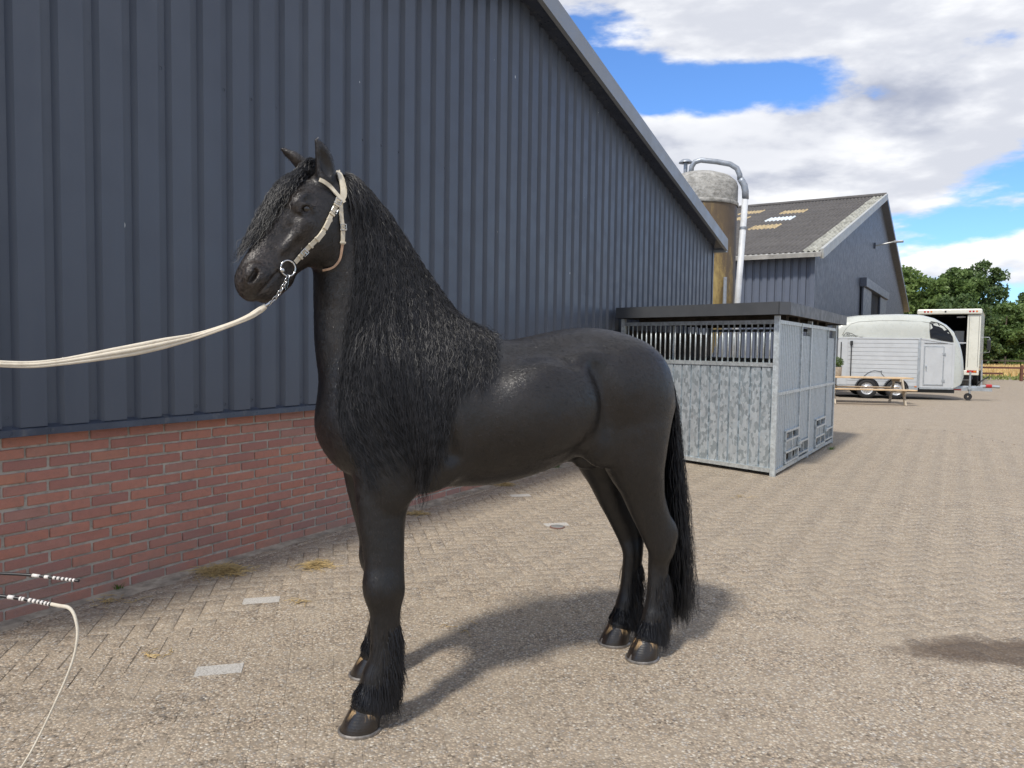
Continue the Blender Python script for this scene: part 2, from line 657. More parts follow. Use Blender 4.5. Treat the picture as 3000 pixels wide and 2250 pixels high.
# backing wall, flashing, end trim
bw = MB()
bw.add([(X0, .0, PLZ + .02), (X1, .0, PLZ + .02), (X1, .0, EAVE), (RIDGE_X, .0, wall_top(RIDGE_X)), (X0, .0, wall_top(X0)),
        (X0, .15, PLZ + .02), (X1, .15, PLZ + .02), (X1, .15, EAVE), (RIDGE_X, .15, wall_top(RIDGE_X)), (X0, .15, wall_top(X0))],
       [(0, 1, 2, 3, 4), (9, 8, 7, 6, 5), (0, 5, 6, 1), (1, 6, 7, 2), (2, 7, 8, 3), (3, 8, 9, 4), (4, 9, 5, 0)])
bw.obj('gable_backing', M_FLASH, barn)
fl = MB()
fl.add([(X0, y, z) for y, z in ((.0, PLZ + .05), (-.056, PLZ + .026), (-.058, PLZ - .012), (-.052, PLZ - .012), (-.05, PLZ + .018), (.0, PLZ + .040))] + [(X1, y, z) for y, z in ((.0, PLZ + .05), (-.056, PLZ + .026), (-.058, PLZ - .012), (-.052, PLZ - .012), (-.05, PLZ + .018), (.0, PLZ + .040))],
       [(i, i + 6, (i + 1) % 6 + 6, (i + 1) % 6) for i in range(6)])
fl.obj('plinth_flashing', M_FLASH, barn)
MB().box(X1 - .005, X1 + .06, -.062, .16, PLZ - .05, EAVE - .01).obj('corner_trim', M_FLASH, barn)
# long side wall of the barn facing the silo, roof, verge boards
MB().box(X1 - .02, X1 + .03, .16, 26, .0, EAVE).obj('side_wall', M_CLAD, barn)
rl = (X1 + .18 - RIDGE_X)
for s_, xa, xb in ((1, RIDGE_X, X1 + .18), (-1, RIDGE_X - rl, RIDGE_X)):
    za = wall_top(RIDGE_X) + .06
    zb_ = za - SLOPE * rl
    A_, B_ = (za, zb_) if s_ > 0 else (zb_, za)
    rm = MB().add([(xa, -.24, A_), (xb, -.24, B_), (xb, 26, B_), (xa, 26, A_), (xa, -.24, A_ + .10), (xb, -.24, B_ + .10), (xb, 26, B_ + .10), (xa, 26, A_ + .10)],
                  [(0, 3, 2, 1), (4, 5, 6, 7), (0, 1, 5, 4), (1, 2, 6, 5), (2, 3, 7, 6), (3, 0, 4, 7)])
    rm.obj('roof', M_FLASH, barn)
    vb = MB().add([(xa, -.300, A_ - .10), (xb + (.02 if s_ > 0 else 0), -.300, B_ - .10), (xb + (.02 if s_ > 0 else 0), -.243, B_ - .10), (xa, -.243, A_ - .10),
                   (xa, -.300, A_ + .135), (xb + (.02 if s_ > 0 else 0), -.300, B_ + .135), (xb + (.02 if s_ > 0 else 0), -.243, B_ + .135), (xa, -.243, A_ + .135)],
                  [(0, 3, 2, 1), (4, 5, 6, 7), (0, 1, 5, 4), (1, 2, 6, 5), (2, 3, 7, 6), (3, 0, 4, 7)])
    vo_ = vb.obj('verge_board', M_TRIM, barn)
    so = MB().add([(xa, -.243, A_ - .07), (xb, -.243, B_ - .07), (xb, -.01, B_ - .06), (xa, -.01, A_ - .06), (xa, -.243, A_ - .005), (xb, -.243, B_ - .005), (xb, -.01, B_ - .005), (xa, -.01, A_ - .005)],
                  [(0, 3, 2, 1), (4, 5, 6, 7), (0, 1, 5, 4), (1, 2, 6, 5), (2, 3, 7, 6), (3, 0, 4, 7)])
    so.obj('soffit', M_FLASH, barn)
MB().box(X1 + .20, X1 + .32, -.26, 26, EAVE - .10, EAVE + .02).obj('gutter', M_TRIM, barn)

# brick plinth: every brick is a block with its own joints
plinth = MB().box(X0, X1, .027, .30, -.15, PLZ + .02).obj('brick_plinth', M_MORTAR, barn)
CO, BL, BH = .0682, .2395, .0545
bme = []
for q in range(5):
    b = bmesh.new()
    bmesh.ops.create_cube(b, size=1)
    for v_ in b.verts:
        v_.co = (v_.co.x * (BL - .0145), v_.co.y * .09, v_.co.z * BH)
    bmesh.ops.bevel(b, geom=b.edges[:], offset=.0035, segments=1, affect='EDGES')
    for v_ in b.verts:
        v_.co += Vector((RNG.uniform(-1, 1), RNG.uniform(-1, 1), RNG.uniform(-1, 1))) * .0013
    me = bpy.data.meshes.new('brick')
    b.to_mesh(me)
    b.free()
    me.materials.append(M_BRICK)
    bme.append(me)
bspots = []
for row in range(-1, 15):
    z = PLZ - .018 - CO * (14 - row) - BH / 2
    off = 0. if row % 2 == 0 else BL / 2
    k = int(X0 / BL)
    while True:
        x = k * BL + off + .02
        k += 1
        if x > X1 - .13:
            break
        if x < X0 + .13:
            continue
        p = barn.matrix_basis @ Vector((x, .02, z)) if False else BW0 + DW * x - NW * .02 + Vector((0, 0, z))
        bspots.append((x, z, p))


def brick_score(s):
    x, z, p = s
    q = cmw @ p
    if not in_frame(p):
        return 1e6
    xi = q.x / -q.z * 2150 + 1500
    hide = 1e3 if (930 < xi < 1185 and z > .35) or xi > 1250 else 0
    return (p - cam.location).length + hide


order = sorted(range(len(bspots)), key=lambda i: brick_score(bspots[i]))
own = set(order[:298])
bv, bf, bt = [], [], []
bdat = [([v_.co.copy() for v_ in me.vertices], [tuple(p_.vertices) for p_ in me.polygons]) for me in bme]
for i, (x, z, p) in enumerate(bspots):
    q = RNG.randrange(5)
    jx, jy, jz, jr = RNG.gauss(0, .0022), RNG.gauss(0, .0016), RNG.gauss(0, .0012), RNG.gauss(0, .006)
    if z < -.02:
        jr = 0
    if i in own:
        o = link('brick', bme[q], plinth, (x + jx, .064 + jy, z + jz))
        o.rotation_euler = (0, jr, 0)
    else:
        o = len(bv)
        M = Matrix.Translation((x + jx, .064 + jy, z + jz)) @ Matrix.Rotation(jr, 4, 'Y')
        bv += [tuple(M @ v_) for v_ in bdat[q][0]]
        bf += [tuple(n + o for n in f) for f in bdat[q][1]]
        bt += [RNG.random()] * len(bdat[q][0])
me = bpy.data.meshes.new('brick_courses')
me.from_pydata(bv, [], bf)
me.materials.append(M_BRICK)
a_ = me.attributes.new('tint', 'FLOAT', 'POINT')
a_.data.foreach_set('value', bt)
link('brick_courses', me, plinth, kind='stuff')

# ================================================================== the second barn, further back
D2 = Vector((.532, .847, 0)).normalized()
sa2 = math.atan2(D2.y, D2.x)
barn2 = thing('farm_barn', 'far anthracite barn with grey corrugated roof and tan roof lights', 'barn', (9.9, 24.4, 0), sa2)
M_CLAD2 = pm('anthracite_cladding_far', (.105, .122, .160), .42, 0, .05, .8)
G2, E2, RX2, RZ2 = 36.6, 4.75, 18.3, 9.75


def z2(x):
    return E2 + (RZ2 - E2) * (1 - abs(x - RX2) / RX2)


def ribbed(xa, xb, pit, dep, zlo, zhi, axis, plane, out):
    """vertical ribbed sheet in local axes; axis 0: runs in x on y = plane, axis 1: runs in y on x = plane"""
    m = MB()
    pts = []
    u_ = xa
    while u_ < xb:
        for a, q in ((0, 0), (.56, 0), (.62, 1), (.86, 1), (.96, 0)):
            if u_ + a * pit < xb:
                pts.append((u_ + a * pit, q * dep))
        u_ += pit
    pts.append((xb, 0))
    vs, fs = [], []
    for u_, q in pts:
        for z in (zlo, zhi(u_) if callable(zhi) else zhi):
            w_ = plane + out * (-q)
            vs.append((u_, w_, z) if axis == 0 else (w_, u_, z))
    for i in range(len(pts) - 1):
        fs.append((2 * i, 2 * i + 2, 2 * i + 3, 2 * i + 1))
    return m.add(vs, fs)


# gable cladding in sheets either side of the sliding door
xg = 0.0
while xg < G2 - .01:
    xe_ = min(G2, xg + 1.84)
    ribbed(xg, xe_, .23, .055, .0, z2, 0, 0., -1).obj('cladding_sheet', M_CLAD2, barn2)
    xg = xe_
yy = 0.0
while yy < 12:
    ribbed(yy, yy + 1.0, .25, .05, .0, E2 - .02, 1, 0., -1).obj('cladding_sheet', M_CLAD2, barn2)
    yy += 1.0
MB().box(.06, G2 - .06, .05, 14, 0, E2 - .1).obj('core_wall', M_FLASH, barn2)
MB().add([(.06, .05, E2 - .1), (G2 - .06, .05, E2 - .1), (RX2, .05, RZ2 - .12), (.06, .15, E2 - .1), (G2 - .06, .15, E2 - .1), (RX2, .15, RZ2 - .12)], [(0, 1, 2), (5, 4, 3), (0, 3, 4, 1), (1, 4, 5, 2), (2, 5, 3, 0)]).obj('gable_core', M_FLASH, barn2)
MB().box(-.05, .06, -.05, .08, 0, E2).obj('corner_trim', M_CLAD2, barn2)
# door: track cover, leaf, dark opening
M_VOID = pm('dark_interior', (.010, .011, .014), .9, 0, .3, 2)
M_CLADP = pm('anthracite_flat', (.085, .10, .135), .40, 0, .06, 1.)
MB().box(11.4, 22.0, -.30, -.02, 4.50, 4.90).obj('door_track_cover', M_CLADP, barn2)
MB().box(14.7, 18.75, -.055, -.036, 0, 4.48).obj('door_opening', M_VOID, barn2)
dl = MB().box(11.6, 14.68, -.16, -.08, .05, 4.48).obj('sliding_door', M_CLADP, barn2)
MB().box(18.8, 22.0, -.16, -.08, .05, 4.48).obj('sliding_door', M_CLADP, barn2)
# roof sheets with their own waves
SL2 = math.hypot(RX2, RZ2 - E2)
TH2 = math.atan2(RZ2 - E2, RX2)
WV = .1771
t = NT('fibre_cement_roof')
v = t.co('World')
c = t.mix(t.rng(t.noise(v, 1.2, 6, .7), .3, .7), (.085, .080, .078), (.115, .108, .104))
c = t.mix(t.rng(t.noise(v, 5, 6, .75), .55, .75, 0, .5), c, (.20, .19, .165))
t.P(Base_Color=c, Roughness=.85)
M_ROOF = t.m
M_ROOFL = pm('pale_fibre_cement', (.34, .34, .30), .85, 0, .35, 3., dirt=((.12, .11, .10), .6))
M_ROOFT = pm('tan_roof_light', (.42, .33, .19), .6, 0, .28, 4., dirt=((.20, .16, .10), .6))
M_ROOFW = pm('white_roof_light', (.62, .68, .72), .45, 0, .12, 4.)


def wave_sheet(w, l, mat):
    n = int(round(w / (WV / 6)))
    vs, fs = [], []
    for i in range(n + 1):
        y = w * i / n
        z = .034 * math.cos(2 * math.pi * y / WV)
        vs += [(0, y, z + .012), (l + .12, y, z)]
    for i in range(n):
        fs.append((2 * i, 2 * i + 1, 2 * i + 3, 2 * i + 2))
    k = len(vs)
    vs += [(0, w * i / n, .034 * math.cos(2 * math.pi * (w * i / n) / WV)) for i in range(n + 1)]
    for i in range(n):
        fs.append((2 * i, 2 * i + 2, k + i + 1, k + i))
    return MB().add(vs, fs).mesh('roof_sheet', mat, 'all')


roof2 = link('roof', None, barn2, (-.0, 0, E2 + .08))
roof2.rotation_euler = (0, -TH2, 0)
SW, SLN = 1.2397, 1.52
me_d, me_t, me_w = wave_sheet(SW, SLN, M_ROOF), wave_sheet(SW, SLN, M_ROOFT), wave_sheet(SW, SLN, M_ROOFW)
me_l = wave_sheet(WV * 3, SLN, M_ROOFL)
special = {(5, 3): me_t, (7, 3): me_w, (9, 3): me_t, (10, 5): me_t, (8, 5): me_t}
for rrow in range(0, 13):
    x0_ = rrow * SLN - .40
    sc_ = 1. if rrow < 12 else .70
    o = link('roof_sheet', me_l, roof2, (x0_, -.25, .03 * RNG.random()))
    o.scale.x = sc_
    for cc_ in range(1, 10):
        o = link('roof_sheet', special.get((rrow, cc_), me_d), roof2, (x0_, .281 + (cc_ - 1) * SW, RNG.uniform(0, .006)))
        o.scale.x = sc_
MB().box(-.2, SL2, -.2, 14, -.16, -.06).obj('roof_deck', M_FLASH, roof2)
MB().box(-.42, SL2 + .1, -.36, -.26, -.22, .10).obj('verge_board', pm('pale_verge', (.42, .43, .41), .5, .1, .1, 2), roof2)
MB().box(-.52, -.30, -.30, 14, -.14, .0).obj('gutter', pm('pvc_gutter', (.42, .41, .38), .5, 0, .2, 2, dirt=((.12, .11, .1), .5)), roof2)
rf2 = MB().add([(RX2, -.35, RZ2 + .12), (G2 + .4, -.35, E2 - .03), (G2 + .4, 14, E2 - .03), (RX2, 14, RZ2 + .12), (RX2, -.35, RZ2 - .12), (G2 + .4, -.35, E2 - .27), (G2 + .4, 14, E2 - .27), (RX2, 14, RZ2 - .12)],
               [(0, 1, 2, 3), (4, 7, 6, 5), (0, 4, 5, 1), (1, 5, 6, 2), (2, 6, 7, 3), (3, 7, 4, 0)])
rf2.obj('far_roof_slope', M_CLADP, barn2)
MB().tube([(RX2, -.3, RZ2 + .13), (RX2, 14, RZ2 + .13)], .12, 8).obj('ridge_cap', M_ROOF, barn2, smooth=True)
lp = thing('wall_lamp', 'grey floodlight on an arm high on the far barn gable', 'lamp', tuple(Vector((9.9, 24.4, 0)) + D2 * 16.3 + Vector((0, 0, 6.95))), sa2)
MB().box(-.09, .09, -.10, .0, -.14, .14).obj('bracket', M_CLADP, lp)
MB().tube([(0, -.08, .0), (.05, -.85, .14), (.06, -.95, .15)], .035, 8).obj('arm', M_TRIM, lp, smooth=True)
MB().box(-.06, .18, -1.35, -.9, .10, .20, bev=.02).obj('lamp_head', M_TRIM, lp)

# ================================================================== the silo
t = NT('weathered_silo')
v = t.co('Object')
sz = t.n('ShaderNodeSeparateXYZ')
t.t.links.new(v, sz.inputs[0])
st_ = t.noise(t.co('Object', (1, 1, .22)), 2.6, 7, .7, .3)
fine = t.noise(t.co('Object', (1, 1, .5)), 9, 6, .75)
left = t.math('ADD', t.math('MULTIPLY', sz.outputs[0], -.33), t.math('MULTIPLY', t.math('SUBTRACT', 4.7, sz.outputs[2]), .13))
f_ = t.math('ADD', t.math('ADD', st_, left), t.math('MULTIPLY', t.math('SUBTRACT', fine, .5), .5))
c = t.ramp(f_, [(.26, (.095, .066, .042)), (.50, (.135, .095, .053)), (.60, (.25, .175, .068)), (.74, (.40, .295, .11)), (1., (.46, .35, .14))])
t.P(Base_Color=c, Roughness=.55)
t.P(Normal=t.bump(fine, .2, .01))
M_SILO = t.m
t = NT('lichened_dome')
v = t.co('Object')
c = t.mix(t.rng(t.noise(t.co('Object', (1, 1, 1.8)), 6, 8, .8), .30, .68), (.15, .145, .13), (.46, .45, .42))
t.P(Base_Color=c, Roughness=.85, Normal=t.bump(t.noise(v, 20, 5), .3, .01))
M_DOME = t.m
SRAD = .93
silo = thing('feed_silo', 'weathered brown and yellow feed silo with grey domed top and conical base', 'silo', (4.73, 19.0, 0))
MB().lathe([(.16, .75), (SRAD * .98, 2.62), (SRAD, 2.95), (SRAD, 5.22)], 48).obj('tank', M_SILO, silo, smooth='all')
MB().lathe([(SRAD + .01, 5.18), (SRAD + .012, 5.62), (SRAD * .97, 5.74), (SRAD * .8, 5.88), (SRAD * .5, 5.98), (.16, 6.02), (.0005, 6.02)], 48).obj('dome', M_DOME, silo, smooth='all')
MB().lathe([(SRAD + .02, 5.12), (SRAD + .035, 5.14), (SRAD + .035, 5.20), (SRAD + .02, 5.22)], 48).obj('band', M_DOME, silo, smooth=True)
M_GALVP = pm('grey_pipe', (.30, .33, .37), .45, .4, .18, 5, dirt=((.22, .14, .08), .5))
for k in range(4):
    a = k * math.pi / 2 + .5
    MB().tube([(math.cos(a) * .98, math.sin(a) * .98, 0), (math.cos(a) * .98, math.sin(a) * .98, 3.3)], .045, 8).obj('leg', M_GALVP, silo, smooth=True)
MB().tube([(-.30, -.25, 5.90), (-.29, -.28, 6.10), (-.22, -.32, 6.21), (-.08, -.36, 6.25), (.30, -.42, 6.20), (.62, -.48, 6.13), (.78, -.52, 6.02), (.85, -.53, 5.86), (.86, -.53, 5.74)], .066, 14).obj('fill_pipe', M_GALVP, silo, smooth='all')
MB().lathe([(.0005, 6.34), (.10, 6.32), (.17, 6.26), (.175, 6.24), (.08, 6.25)], 20, T(-.40, -.1)).obj('vent_cowl', M_GALVP, silo, smooth=True)
MB().lathe([(.05, 5.85), (.05, 6.25)], 14, T(-.40, -.1)).obj('vent_pipe', M_GALVP, silo, smooth=True)
bp = thing('white_downpipe', 'slightly leaning white plastic pipe running down beside the feed silo', 'pipe', (5.49, 18.45, 0))
M_PVC = pm('white_pvc', (.56, .58, .60), .4, 0, .1, 2, dirt=((.35, .34, .32), .5))
MB().tube([(.24, 0, 5.30), (.0, 0, .0)], .076, 16).obj('pipe', M_PVC, bp, smooth='all')
MB().tube([(.11, .02, 5.76), (.15, .01, 5.70), (.205, 0, 5.60), (.235, 0, 5.46), (.245, 0, 5.26)], .082, 14).obj('elbow', M_GALVP, bp, smooth='all')
for z in (4.55, 2.45):
    MB().lathe([(.0765, z - .03), (.086, z - .03), (.086, z + .03), (.0765, z + .03)], 16, T(.24 * z / 5.3, 0, 0)).obj('clamp', M_GALVP, bp, smooth=True)
# ================================================================== galvanised stable box
t = NT('spangled_zinc')
v = t.co('World', (1.3, 1.3, .72))
wv = t.n('ShaderNodeVectorMath', operation='ADD')
t.t.links.new(v, wv.inputs[0])
nz = t.noise(v, 16, 4, .6, out='Color')
sc_ = t.n('ShaderNodeVectorMath', operation='SCALE')
sc_.inputs['Scale'].default_value = .055
t.t.links.new(nz, sc_.inputs[0])
t.t.links.new(sc_.outputs[0], wv.inputs[1])
vo = t.vor(wv.outputs[0], 26)
w_ = t.n('ShaderNodeSeparateColor')
t.t.links.new(vo.outputs['Color'], w_.inputs[0])
c = t.ramp(w_.outputs[0], [(0., (.33, .39, .43)), (.30, (.37, .43, .47)), (.36, (.50, .57, .62)), (.70, (.55, .62, .67)), (.78, (.61, .68, .73)), (1., (.57, .64, .69))])
c = t.mix(t.rng(t.noise(v, 3, 5, .6), .4, .8, 0, .35), c, (.44, .47, .49))
t.P(Base_Color=c, Metallic=.55, Roughness=t.rng(w_.outputs[1], 0, 1, .38, .55))
M_ZINC = t.m
M_TUBE = pm('galvanised_tube', (.58, .63, .65), .42, .6, .2, 18, dirt=((.28, .30, .31), .5))
M_RIBZ = pm('ribbed_zinc', (.50, .55, .58), .45, .5, .10, 30, dirt=((.36, .39, .41), .4))
M_FASC = pm('dark_roof_fascia', (.085, .090, .098), .45, .2, .08, 1.5)
M_WOODD = pm('old_dark_timber', (.075, .062, .048), .9, 0, .35, 6, .4, 50)

SC0 = Vector((3.19, 8.878, 0))
E1 = Vector((-.649, .76, 0)).normalized()       # along the low front face, towards the barn
E2v = Vector((.543, .84, 0)).normalized()       # along the side with the doors
L1, L2 = 2.42, 3.95
stall = thing('stable_box', 'galvanised steel outdoor horse box with barred top and flat dark roof', 'horse box', SC0)


def face_m(o, d):
    """matrix: local x runs along d, local y = outward left normal, z up"""
    d = d.normalized()
    n = Vector((0, 0, 1)).cross(d)
    M = Matrix((d, n, Vector((0, 0, 1)))).transposed().to_4x4()
    M.translation = o
    return M


def stall_part(name, mb, mat, parent=stall, smooth=False):
    return mb.obj(name, mat, parent, smooth)


FM1 = face_m(Vector((0, 0, 0)), E1)
FM2 = face_m(Vector((0, 0, 0)), E2v)
# posts
corners = [Vector((0, 0, 0)), E1 * L1, E2v * L2, E1 * L1 + E2v * L2, E2v * 1.95, E1 * L1 + E2v * 1.95]
for i, p in enumerate(corners):
    M = face_m(p, E2v)
    o = stall_part('post', MB().box(-.03, .03, -.03, .03, 0, 1.955, M), M_TUBE)
# front: rails, bars, planks
front = link('front_panel', None, stall)
FI = .032
for z0, z1 in ((.045, .095), (1.335, 1.385), (1.855, 1.905)):
    stall_part('rail', MB().box(FI, L1 - FI, -.022, .022, z0, z1, FM1), M_TUBE, front)
nb = 28
for k in range(nb):
    x = .09 + k * (L1 - .18) / (nb - 1)
    p = E1 * x
    MB().tube([p + Vector((0, 0, 1.383)), p + Vector((0, 0, 1.857))], .0115, 8).obj('bar', M_TUBE, front, smooth='all')
npk = 16
pwid = (L1 - 2 * FI) / npk
for k in range(npk):
    a, b = FI + k * pwid + .0015, FI + (k + 1) * pwid - .0015
    e = .016
    prof = [(a, .004), (a + e * .35, -.016), (a + e * .8, -.016), (a + e * 1.3, .010), (b - e, .010), (b, .010)]
    mb = MB()
    mb.add([FM1 @ Vector((x, y, z)) for z in (.093, 1.338) for x, y in prof] + [FM1 @ Vector((x, y - .012, z)) for z in (.093, 1.338) for x, y in prof],
           [(i, i + 1, i + 7, i + 6) for i in range(5)] + [(12 + i, 12 + i + 6, 12 + i + 7, 12 + i + 1) for i in range(5)] + [(0, 6, 18, 12), (5, 17, 23, 11)] + [(i, 12 + i, 13 + i, i + 1) for i in range(5)])
    stall_part('sheet_plank', mb, M_ZINC, front)
# side with two doors
M_HATCH = pm('hatch_zinc', (.36, .40, .42), .45, .5, .15, 12)
for u0 in (0., 1.95):
    dpan = link('door_panel', None, stall)
    A, B, Cc = u0 + .035, u0 + 1.29, u0 + 1.915
    for z0, z1 in ((.03, .075), (.985, 1.025), (1.86, 1.905)):
        stall_part('rail', MB().box(A, B - .02, -.03, .012, z0, z1, FM2), M_TUBE, dpan)
        stall_part('rail', MB().box(B + .02, Cc, -.03, .012, z0, z1, FM2), M_TUBE, dpan)
    stall_part('stile', MB().box(B - .018, B + .018, -.034, .016, .03, 1.905, FM2), M_TUBE, dpan)
    # ribbed sheets, with the feed hatches cut out
    h0, h1 = u0 + .52, u0 + 1.24
    for xa, xb, za, zb in ((A, h0, .075, .985), (h0, B - .02, .50, .985), (A, B - .02, 1.025, 1.86), (B + .02, Cc, .30, .985), (B + .02, Cc, 1.025, 1.74)):
        pts = []
        u_ = xa
        pit = .098
        while u_ < xb - .01:
            for a, q in ((0, 0), (.45, 0), (.55, 1), (.9, 1)):
                if u_ + a * pit < xb:
                    pts.append((u_ + a * pit, q * .030))
            u_ += pit
        pts.append((xb, 0))
        mb = MB()
        mb.add([FM2 @ Vector((x, -.012 + q, z)) for x, q in pts for z in (za, zb)], [(2 * i, 2 * i + 2, 2 * i + 3, 2 * i + 1) for i in range(len(pts) - 1)])
        stall_part('ribbed_sheet', mb, M_RIBZ, dpan)
    # hatch frames, bars and flap
    fr = MB()
    for x in (h0, h0 + .36, h1):
        fr.box(x - .014, x + .014, -.036, .012, .10, .50, FM2)
    for z in (.10, .235, .385, .50):
        fr.box(h0 - .014, h1 + .014, -.040, .010, z - .013, z + .013, FM2)
    stall_part('feed_hatch', fr, M_TUBE, dpan)
    stall_part('flap', MB().box(h0 + .02, h1 - .05, -.024, -.016, .25, .375, FM2), M_HATCH, dpan)
    fr = MB()
    for z in (.12, .28):
        fr.box(B + .02, Cc, -.036, .010, z - .012, z + .012, FM2)
    fr.box((B + Cc) / 2 - .012, (B + Cc) / 2 + .012, -.034, .008, .12, .28, FM2)
    stall_part('slot_frame', fr, M_TUBE, dpan)
    la = MB().box(B - .10, B + .05, -.065, -.034, .27, .31, FM2).box(B - .03, B - .005, -.06, -.034, .22, .36, FM2)
    stall_part('latch', la, M_TUBE, dpan)
# back and far sides: dark plank walls with bars above
BK = face_m(E1 * L1 + E2v * 0, E2v)
back = MB()
for k in range(26):
    x0 = .04 + k * .149
    back.box(x0, x0 + .144, -.015, .015, .05, 1.80, BK)
stall_part('timber_wall', back, M_WOODD)
FK = face_m(E2v * L2, E1)
stall_part('rail', MB().box(.03, L1 - .03, -.02, .02, 1.855, 1.905, FK), M_TUBE)
stall_part('rail', MB().box(.03, L1 - .03, -.02, .02, 1.335, 1.385, FK), M_TUBE)
far = MB()
for k in range(24):
    x = .10 + k * (L1 - .2) / 23
    far.tube([FK @ Vector((x, 0, 1.38)), FK @ Vector((x, 0, 1.86))], .0115, 6)
stall_part('far_bars', far, M_TUBE)
stall_part('far_sheet', MB().box(.03, L1 - .03, -.012, .012, .08, 1.34, FK), M_ZINC)
# flat roof with fascia
ov = .17
c00 = -(E1 * ov * .35) - E2v * ov * 1.0
poly = [c00, E1 * (L1 + .05) - E2v * ov, E1 * (L1 + .05) + E2v * (L2 + ov), -(E1 * ov * .9) + E2v * (L2 + ov), -(E1 * ov * .9) - E2v * .02]
stall_part('roof_deck', MB().prism([(p.x, p.y) for p in poly][::-1], 1.985, 2.07), M_WOODD)
for i in range(len(poly)):
    a, b = poly[i], poly[(i + 1) % len(poly)]
    d = (b - a).normalized()
    n = Vector((0, 0, 1)).cross(d)
    q = [a, b, b - n * -.012, a - n * -.012]
    stall_part('fascia', MB().prism([(p.x, p.y) for p in (a, b, b + n * .014, a + n * .014)], 1.962, 2.112), M_FASC)
stall_part('roof_cover', MB().prism([(p.x, p.y) for p in poly][::-1], 2.072, 2.104), M_FASC)
for u_ in (.6, 1.3, 1.95, 2.6, 3.3):
    p = E2v * u_
    stall_part('joist', MB().box(.02, L1, -.03, .03, 1.915, 1.984, face_m(p, E1)), M_WOODD)
MB().lathe([(.0005, -.0130), (.030, -.0130), (.030, -.0105)], 16, FM1 @ T(.13, .0, .20, rx=R(-90))).obj('drain_hole', M_VOID, front)

# ================================================================== horse trailer
TRO = Vector((10.74, 24.25, 0))
TRD = Vector((.955, -.297, 0)).normalized()
trail = thing('horse_trailer', 'silver and white two-axle horse trailer with curved nose and side door', 'trailer', TRO, math.atan2(TRD.y, TRD.x))
M_ALU = pm('white_aluminium', (.54, .56, .57), .38, .15, .05, 2.5, dirt=((.45, .46, .46), .3))
M_SHELL = pm('pale_polyester_shell', (.50, .52, .48), .32, 0, .06, 1.5, coat=.3, dirt=((.42, .43, .37), .35))
M_GALV = pm('galvanised_chassis', (.42, .45, .47), .42, .6, .15, 8)
M_RUB = pm('black_rubber', (.018, .018, .019), .75, 0, .25, 30, .2, 90)
M_BLK = pm('black_plastic', (.020, .021, .022), .45, 0, .2, 8)
t = NT('tinted_window')
t.P(Base_Color=(.008, .010, .014), Roughness=.08, Specular_IOR_Level=.3)
M_GLASS = t.m
M_RED = pm('red_lens', (.42, .015, .012), .2, 0, .1, 20, coat=.5)
M_AMB = pm('amber_lens', (.65, .19, .02), .2, 0, .1, 20, coat=.5)
TW = 1.90
ZB, ZR = .40, 1.93
MB().box(.0, 2.38, .012, TW - .012, ZB, ZR).obj('box_body', M_ALU, trail)
npl = 11
for k in range(npl):
    z0 = ZB + .02 + k * (ZR - ZB - .03) / npl
    z1 = z0 + (ZR - ZB - .03) / npl - .006
    m_ = MB()
    m_.add([(.30, .004, z0), (2.36, .004, z0), (.30, -.0025, z0 + .010), (2.36, -.0025, z0 + .010), (.30, -.0025, z1 - .006), (2.36, -.0025, z1 - .006), (.30, .004, z1), (2.36, .004, z1)],
           [(0, 1, 3, 2), (2, 3, 5, 4), (4, 5, 7, 6)])
    m_.obj('side_plank', M_ALU, trail)
MB().box(.02, .29, -.006, .012, ZB + .02, ZR).obj('rear_pillar', M_ALU, trail)
MB().box(-.01, 2.42, -.016, .012, ZR + .001, ZR + .045).obj('side_rail', M_ALU, trail)
MB().box(2.36, 2.44, -.014, .02, ZB - .02, ZR).obj('corner_post', M_GALV, trail)
MB().box(.42, 1.95, -.012, .006, .62, .634).obj('pinstripe', M_GALV, trail)
# angled front section with the door, closing in towards the nose
FX0, FX1, FY1 = 2.44, 3.45, .20
fm_ = MB()
fm_.add([(FX0, .0, ZB), (FX1, FY1, ZB), (FX1, FY1, 1.775), (FX0, .0, ZR), (FX0, TW, ZB), (FX1, TW - FY1, ZB), (FX1, TW - FY1, 1.775), (FX0, TW, ZR)],
        [(0, 1, 2, 3), (5, 4, 7, 6), (0, 4, 5, 1), (3, 2, 6, 7), (1, 5, 6, 2), (4, 0, 3, 7)])
fm_.obj('front_body', M_ALU, trail)
fd = Vector((FX1 - FX0, FY1, 0))
FMT = face_m(Vector((FX0, 0, 0)), fd)
FLn = fd.length
door = MB().box(.13, .68, -.014, -.002, ZB + .10, 1.69, FMT).obj('side_door', M_ALU, trail)
df = MB()
for q in ((.10, .13, ZB + .07, 1.72), (.68, .71, ZB + .07, 1.70)):
    df.box(q[0], q[1], -.020, -.001, q[2], q[3], FMT)
for q in ((ZB + .07, ZB + .10), (1.69, 1.715)):
    df.box(.13, .68, -.019, -.001, q[0], q[1], FMT)
df.obj('door_frame', M_GALV, door)
for z in (.62, 1.47):
    MB().box(.66, .75, -.034, -.020, z - .03, z + .03, FMT).obj('hinge', M_GALV, door)
MB().box(.155, .19, -.05, -.016, 1.03, 1.10, FMT, bev=.008).box(.165, .18, -.045, -.016, .93, 1.03, FMT).obj('handle', M_GALV, door)
MB().lathe([(.0005, -.004), (.055, -.004), (.055, 0)], 20, FMT @ T(.24, -.016, 1.60, rx=R(90))).obj('round_sticker', pm('white_sticker', (.75, .75, .68), .4, 0, .03), door)
fr = MB()
